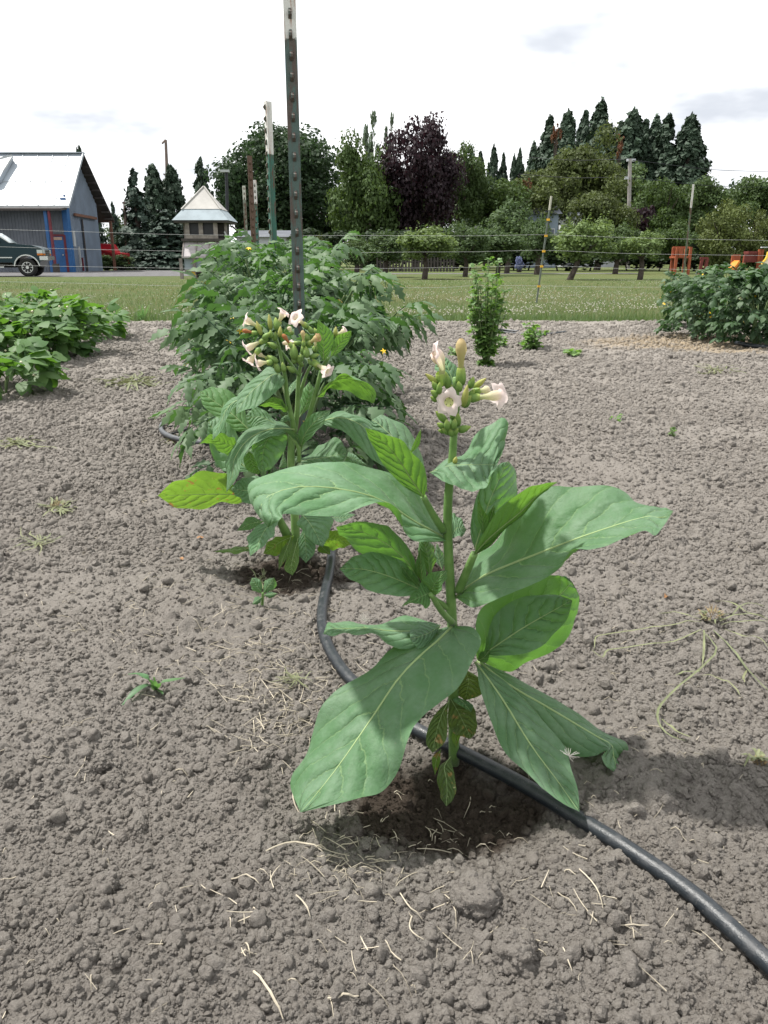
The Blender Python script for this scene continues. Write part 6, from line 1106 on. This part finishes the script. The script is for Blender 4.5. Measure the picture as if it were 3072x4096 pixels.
def tree(name, u, vt, wpx, Y, kind, mat, lab, grp=None, vb=None, var=0, n=5000, size=.05, lobes=42, trunk=None, whip=0, low=-.85, lean=0.0, depth=None):
    """broadleaf tree: crown between vt and vb (pixels), wpx wide, at distance Y"""
    x = fx(u, Y); zt = fz(vt, Y, u); zb = fz(vb, Y, u) if vb else zt * .15; rx = wpx / 1701 * Y / 2 * 1.0; o = empty(name, (x - lean, Y, 0), lab, 'tree', grp)
    me, C = crown_mesh((kind, mat, var), lambda: blob_crown(hash((kind, var)) % 9999 if False else 17 * var + len(kind) * 31, n, lobes, 1, size, whip=whip, low=low), mat)
    cz = (zt + zb) / 2; rz = (zt - zb) / 2 * 1.02; link('crown', me, o, (lean, 0, cz), (0, 0, var * 2.1 + u * .01), (rx * 1.0, depth or rx * .9, rz))
    r0 = trunk or max(.07, rx * .07); g = G(); B = Vector((x - lean, Y, 0)); T_ = Vector((x, Y, cz)); g.tube([B - Vector((0, 0, .1)), B.lerp(T_, .35) + Vector((.04 * rx, 0, 0)), B.lerp(T_, .7), T_], [r0 * 1.25, r0, r0 * .8, r0 * .45], 8); g.add('trunk', 'bark', o); g = G()
    for k in range(0, len(C), max(1, len(C) // 9)): e = Vector((x + C[k][0] * rx, Y + C[k][1] * rx, cz + C[k][2] * rz)); s_ = B.lerp(T_, .55 + .05 * (k % 5)); g.tube([s_, s_.lerp(e, .5) + Vector((0, 0, .06 * rz)), e], [r0 * .5, r0 * .33, r0 * .12], 5)
    g.add('limbs', 'bark', o); return o
def conifer(u, vt, wpx, Y, mat, lab, grp, var=0, n=15000, size=.075, droop=.4, rag=.28, power=.8, open_=0.0, zb=.02):
    x = fx(u, Y); zt = fz(vt, Y, u); o = empty('conifer', (x, Y, 0), lab, 'tree', grp); me, _ = crown_mesh(('con', mat, var), lambda: cone_crown(700 + var * 13, n, size, droop, rag, power, open_), mat)
    rx = wpx / 1701 * Y / 2; link('crown', me, o, (0, 0, zt * zb), (0, 0, u * .1), (rx, rx, zt * (1 - zb) / 1.01)); G().tube([(x, Y, -.1), (x, Y, zt * .5), (x, Y, zt * .97)], [rx * .13, rx * .08, rx * .015], 7).add('trunk', 'bark', o)
S = 'giant conifers on the skyline'
conifer(197, 316, 85, 66, 'cr_seq', 'dark conifer rising behind the barn gable', S, 0, 15000, .075); conifer(305, 370, 140, 62, 'cr_spruce', 'ragged open spruce left of the wooden tower', S, 1, 7000, .085, .9, .5, .85, .6); conifer(345, 356, 104, 68, 'cr_seq', 'narrow conifer left of the leaning pole', S, 2, 15000, .07, power=.6)
conifer(384, 357, 106, 69, 'cr_seq', 'narrow conifer right of the leaning pole', S, 2, power=.55); conifer(447, 345, 76, 84, 'cr_seq', 'slim conifer above the tower roof', S, 3, 5000, .12, .3, .35, .55); conifer(365, 455, 150, 60, 'cr_spruce', 'broad low cedar left of the wooden tower', S, 4, 9000, .09, .8, .4, .6)
conifer(255, 440, 60, 64, 'cr_spruce', 'small fir between barn and spruce', S, 1)
for k, (u, vt, wp, Y) in enumerate(((1012, 322, 44, 150), (1030, 330, 50, 150), (1058, 318, 52, 148), (1078, 335, 40, 152), (1100, 335, 34, 150), (1112, 323, 40, 150), (1140, 312, 62, 145), (1171, 256, 88, 135), (1207, 240, 96, 132), (1243, 243, 78, 138), (1273, 221, 112, 130), (1318, 268, 90, 136), (1341, 237, 118, 128), (1368, 262, 84, 134), (1389, 256, 92, 134), (1413, 253, 104, 128), (1460, 248, 112, 126), (1476, 286, 90, 130))):
    conifer(u, vt, wp * 1.85, Y, 'cr_seq', ['thin far conifer, leftmost on the right skyline', 'far conifer second from the left on the right skyline', 'rounded far conifer third from the left', 'small far conifer beside the rounded one', 'tiny spire conifer in the skyline gap', 'slim spire conifer right of the gap', 'shorter conifer where the tall stand begins', 'first tall conifer of the stand', 'second tall conifer of the stand',
            'conifer hidden between the second and the tallest', 'tallest conifer of the stand', 'conifer behind the olive tree tops', 'broad tall conifer above the utility pole', 'low conifer right of the broad one', 'conifer left of the pointed one', 'pointed conifer of the right stand', 'last tall conifer at the right end of the stand', 'lower shoulder conifer at the right end'][k], S, 5 + k % 4, 17000, .062, .4, .30, .84)
D = 'broadleaf trees behind the orchard'
tree('oak_tree', 612, 258, 300, 82, 'oak', 'cr_oak', 'huge dark rounded oak behind the steel posts', D, 545, 0, 30000, .034, 110); tree('oak_tree', 520, 330, 120, 80, 'oakb', 'cr_oak', 'dark oak bough mass left of the big oak', D, 545, 1, 9000, .05, 50)
tree('oak_tree', 730, 395, 130, 86, 'oakb', 'cr_oak', 'dark tree in the gap between oak and maple', D, 560, 1); tree('broadleaf_tree', 268, 452, 95, 72, 'oakb', 'cr_mid', 'low green tree between barn and spruce', D, 575, 1); tree('broadleaf_tree', 930, 330, 170, 84, 'mid', 'cr_mid', 'green tree behind the purple tree', D, 540, 5, 9000, .046, 40); tree('broadleaf_tree', 1345, 345, 190, 100, 'olive', 'cr_mid', 'dark green tree filling in below the tall conifers', D, 500, 8); tree('birch_tree', 800, 232, 42, 95, 'birch', 'cr_birch', 'pale birch top left above the green maple', D, 420, 2, 700, .11, 16); tree('birch_tree', 840, 234, 28, 97, 'birch', 'cr_birch', 'pale birch top right above the purple tree', D, 420, 2)
tree('maple_tree', 785, 282, 185, 66, 'maple', 'cr_maple', 'yellow green maple left of the purple tree', D, 572, 3, 15000, .042, 70); tree('purple_tree', 897, 250, 205, 68, 'purple', 'cr_purple', 'dark purple leaved tree', D, 560, 4, 18000, .040, 74)
tree('broadleaf_tree', 985, 305, 150, 74, 'mid', 'cr_mid', 'loose green tree right of the purple tree', D, 500, 5, 9000, .046, 40); tree('broadleaf_tree', 1050, 370, 180, 76, 'mid', 'cr_maple', 'green tree below the far conifers', D, 540, 6, 9000, .046, 40); tree('broadleaf_tree', 1135, 372, 175, 80, 'mid2', 'cr_olive', 'olive tree with reddish sprays left of the grey roof', D, 520, 7, 9360, .046, 40)
tree('broadleaf_tree', 1255, 268, 190, 88, 'olive', 'cr_olive', 'tall yellowing tree among the conifers', D, 490, 8, 12600, .042, 50); tree('broadleaf_tree', 1195, 330, 160, 86, 'olive2', 'cr_olive', 'yellowing tree left of the tall one', D, 500, 9, 9000, .046, 40); tree('broadleaf_tree', 1290, 375, 175, 60, 'olive', 'cr_olive', 'broad olive green tree behind the round apple tree', D, 560, 8)
tree('broadleaf_tree', 1425, 375, 150, 72, 'mid3', 'cr_maple', 'green tree right of the utility pole', D, 540, 10, 9000, .046, 40); tree('broadleaf_tree', 1495, 378, 160, 74, 'mid3', 'cr_mid', 'leafy tree below the last conifer', D, 540, 11, 9000, .046, 40); tree('broadleaf_tree', 1550, 385, 120, 80, 'mid3', 'cr_oak', 'thin topped tree left of the right edge trees', D, 540, 11, 4000, .06, 40)
tree('broadleaf_tree', 1630, 368, 180, 70, 'right', 'cr_mid', 'dense tree at the right edge of the photo', D, 540, 12, 11700, .044, 46); tree('broadleaf_tree', 1720, 375, 150, 70, 'right', 'cr_mid', 'dense tree just outside the right edge', D, 540, 12); tree('rust_tree', 1318, 285, 30, 92, 'rust', 'cr_rust', 'rust coloured spray beside the yellowing tree', D, 345, 13, 500, .12, 14); tree('rust_tree', 1185, 262, 26, 100, 'rust', 'cr_rust', 'reddish spray left of the second tall conifer', D, 320, 13); tree('rust_tree', 1130, 382, 26, 78, 'rust', 'cr_rust', 'red spray in the olive tree', D, 420, 13); tree('purple_tree', 1375, 425, 60, 64, 'purple2', 'cr_purple', 'small dark purple tree below the utility pole', D, 540, 14, 2500, .085, 30)
W = 'willowy shrubs on the right'
tree('willow_shrub', 1560, 432, 135, 48, 'willow', 'cr_willow', 'rounded olive willow shrub behind the play set', W, 596, 15, 9000, .045, 60); tree('willow_shrub', 1640, 455, 130, 49, 'willow', 'cr_willow', 'second willow shrub at the right edge', W, 596, 15)
O = 'apple trees of the orchard'
for k, (u, vt, wp, Y, vb, m_, ln, lb) in enumerate(((917, 482, 150, 32.5, 575, 'cr_apple_light', .0, 'front left apple tree with upright shoots'), (835, 500, 130, 36, 578, 'cr_apple', .1, 'grey green apple tree at the left of the orchard'), (1005, 478, 120, 37, 578, 'cr_apple', 0, 'apple tree behind the tall herb'), (1075, 482, 130, 39, 580, 'cr_apple', 0, 'apple tree right of the tall herb'), (1095, 432, 150, 46, 560, 'cr_apple', 0, 'taller grey green fruit tree in the second row'),
        (1262, 466, 140, 31.5, 578, 'cr_apple_light', .55, 'round pale apple tree with leaning trunk'), (1385, 495, 105, 31.5, 570, 'cr_apple_light', 0, 'small yellow green apple tree right of the leaning one'), (1160, 470, 100, 42, 575, 'cr_apple', 0, 'apple tree behind the leaning fence post'), (1330, 478, 110, 44, 575, 'cr_mid', 0, 'dark apple tree between the two pale ones'), (1450, 470, 110, 46, 578, 'cr_maple', 0, 'green fruit tree left of the straight fence post'), (690, 508, 60, 50, 582, 'cr_olive', 0, 'small olive bush tree right of the posts'), (770, 510, 80, 46, 582, 'cr_mid', 0, 'green bush tree left of the orchard'))):
    tree('apple_tree', u, vt, wp, Y, 'apple', m_, lb, O, vb, 16 + k % 3, 5200, .062, 44, .10 if Y < 40 else .13, 46, -.6, lean=ln)
Hh = 'dark hedges behind the orchard'
for k, (u, wp, vt, Y, m_, lb) in enumerate(((245, 90, 548, 58, 'cr_apple', 'low green bush right of the barn'), (320, 160, 500, 64, 'cr_dark', 'dark shrub mass below the left conifers'), (430, 140, 520, 66, 'cr_dark', 'dark shrub behind the wooden tower'), (560, 220, 490, 72, 'cr_dark', 'dark undergrowth below the oak'), (700, 170, 490, 60, 'cr_dark', 'dark undergrowth right of the posts'), (830, 220, 492, 56, 'cr_dark', 'dark hedge behind the picket fence'), (980, 220, 485, 57, 'cr_dark', 'dark hedge behind the tall herb'), (1110, 200, 500, 58, 'cr_dark', 'dark hedge behind the leaning post'), (1240, 220, 500, 55, 'cr_dark', 'dark hedge behind the round apple tree'), (1390, 220, 495, 55, 'cr_dark', 'dark hedge behind the small apple tree'), (1500, 180, 500, 55, 'cr_dark', 'dark hedge behind the play tower'), (1640, 220, 500, 56, 'cr_dark', 'dark hedge behind the slide'), (110, 240, 540, 70, 'cr_dark', 'dark shrubs behind the barn'), (1122, 22, 552, 50, 'cr_blue', 'blue flowering shrub behind the orchard trunks'))):
    x = fx(u, Y); zt = fz(vt, Y); rx = wp / 1701 * Y / 2; o = empty('hedge_shrub', (x, Y, 0), lb, 'shrub', Hh); me, C = crown_mesh(('hedge', m_, 0), lambda: blob_crown(91, 4200, 44, 1, .075), m_); link('crown', me, o, (0, 0, zt * .46), (0, 0, u), (rx * 1.05, min(rx, 3.0), zt * .56))
    g = G(); [g.tube([(x + i * rx * .3, Y, -.05), (x + i * rx * .4, Y, zt * .5)], [.06, .03], 5) for i in (-1, 0, 1)]; g.add('stems', 'bark', o)
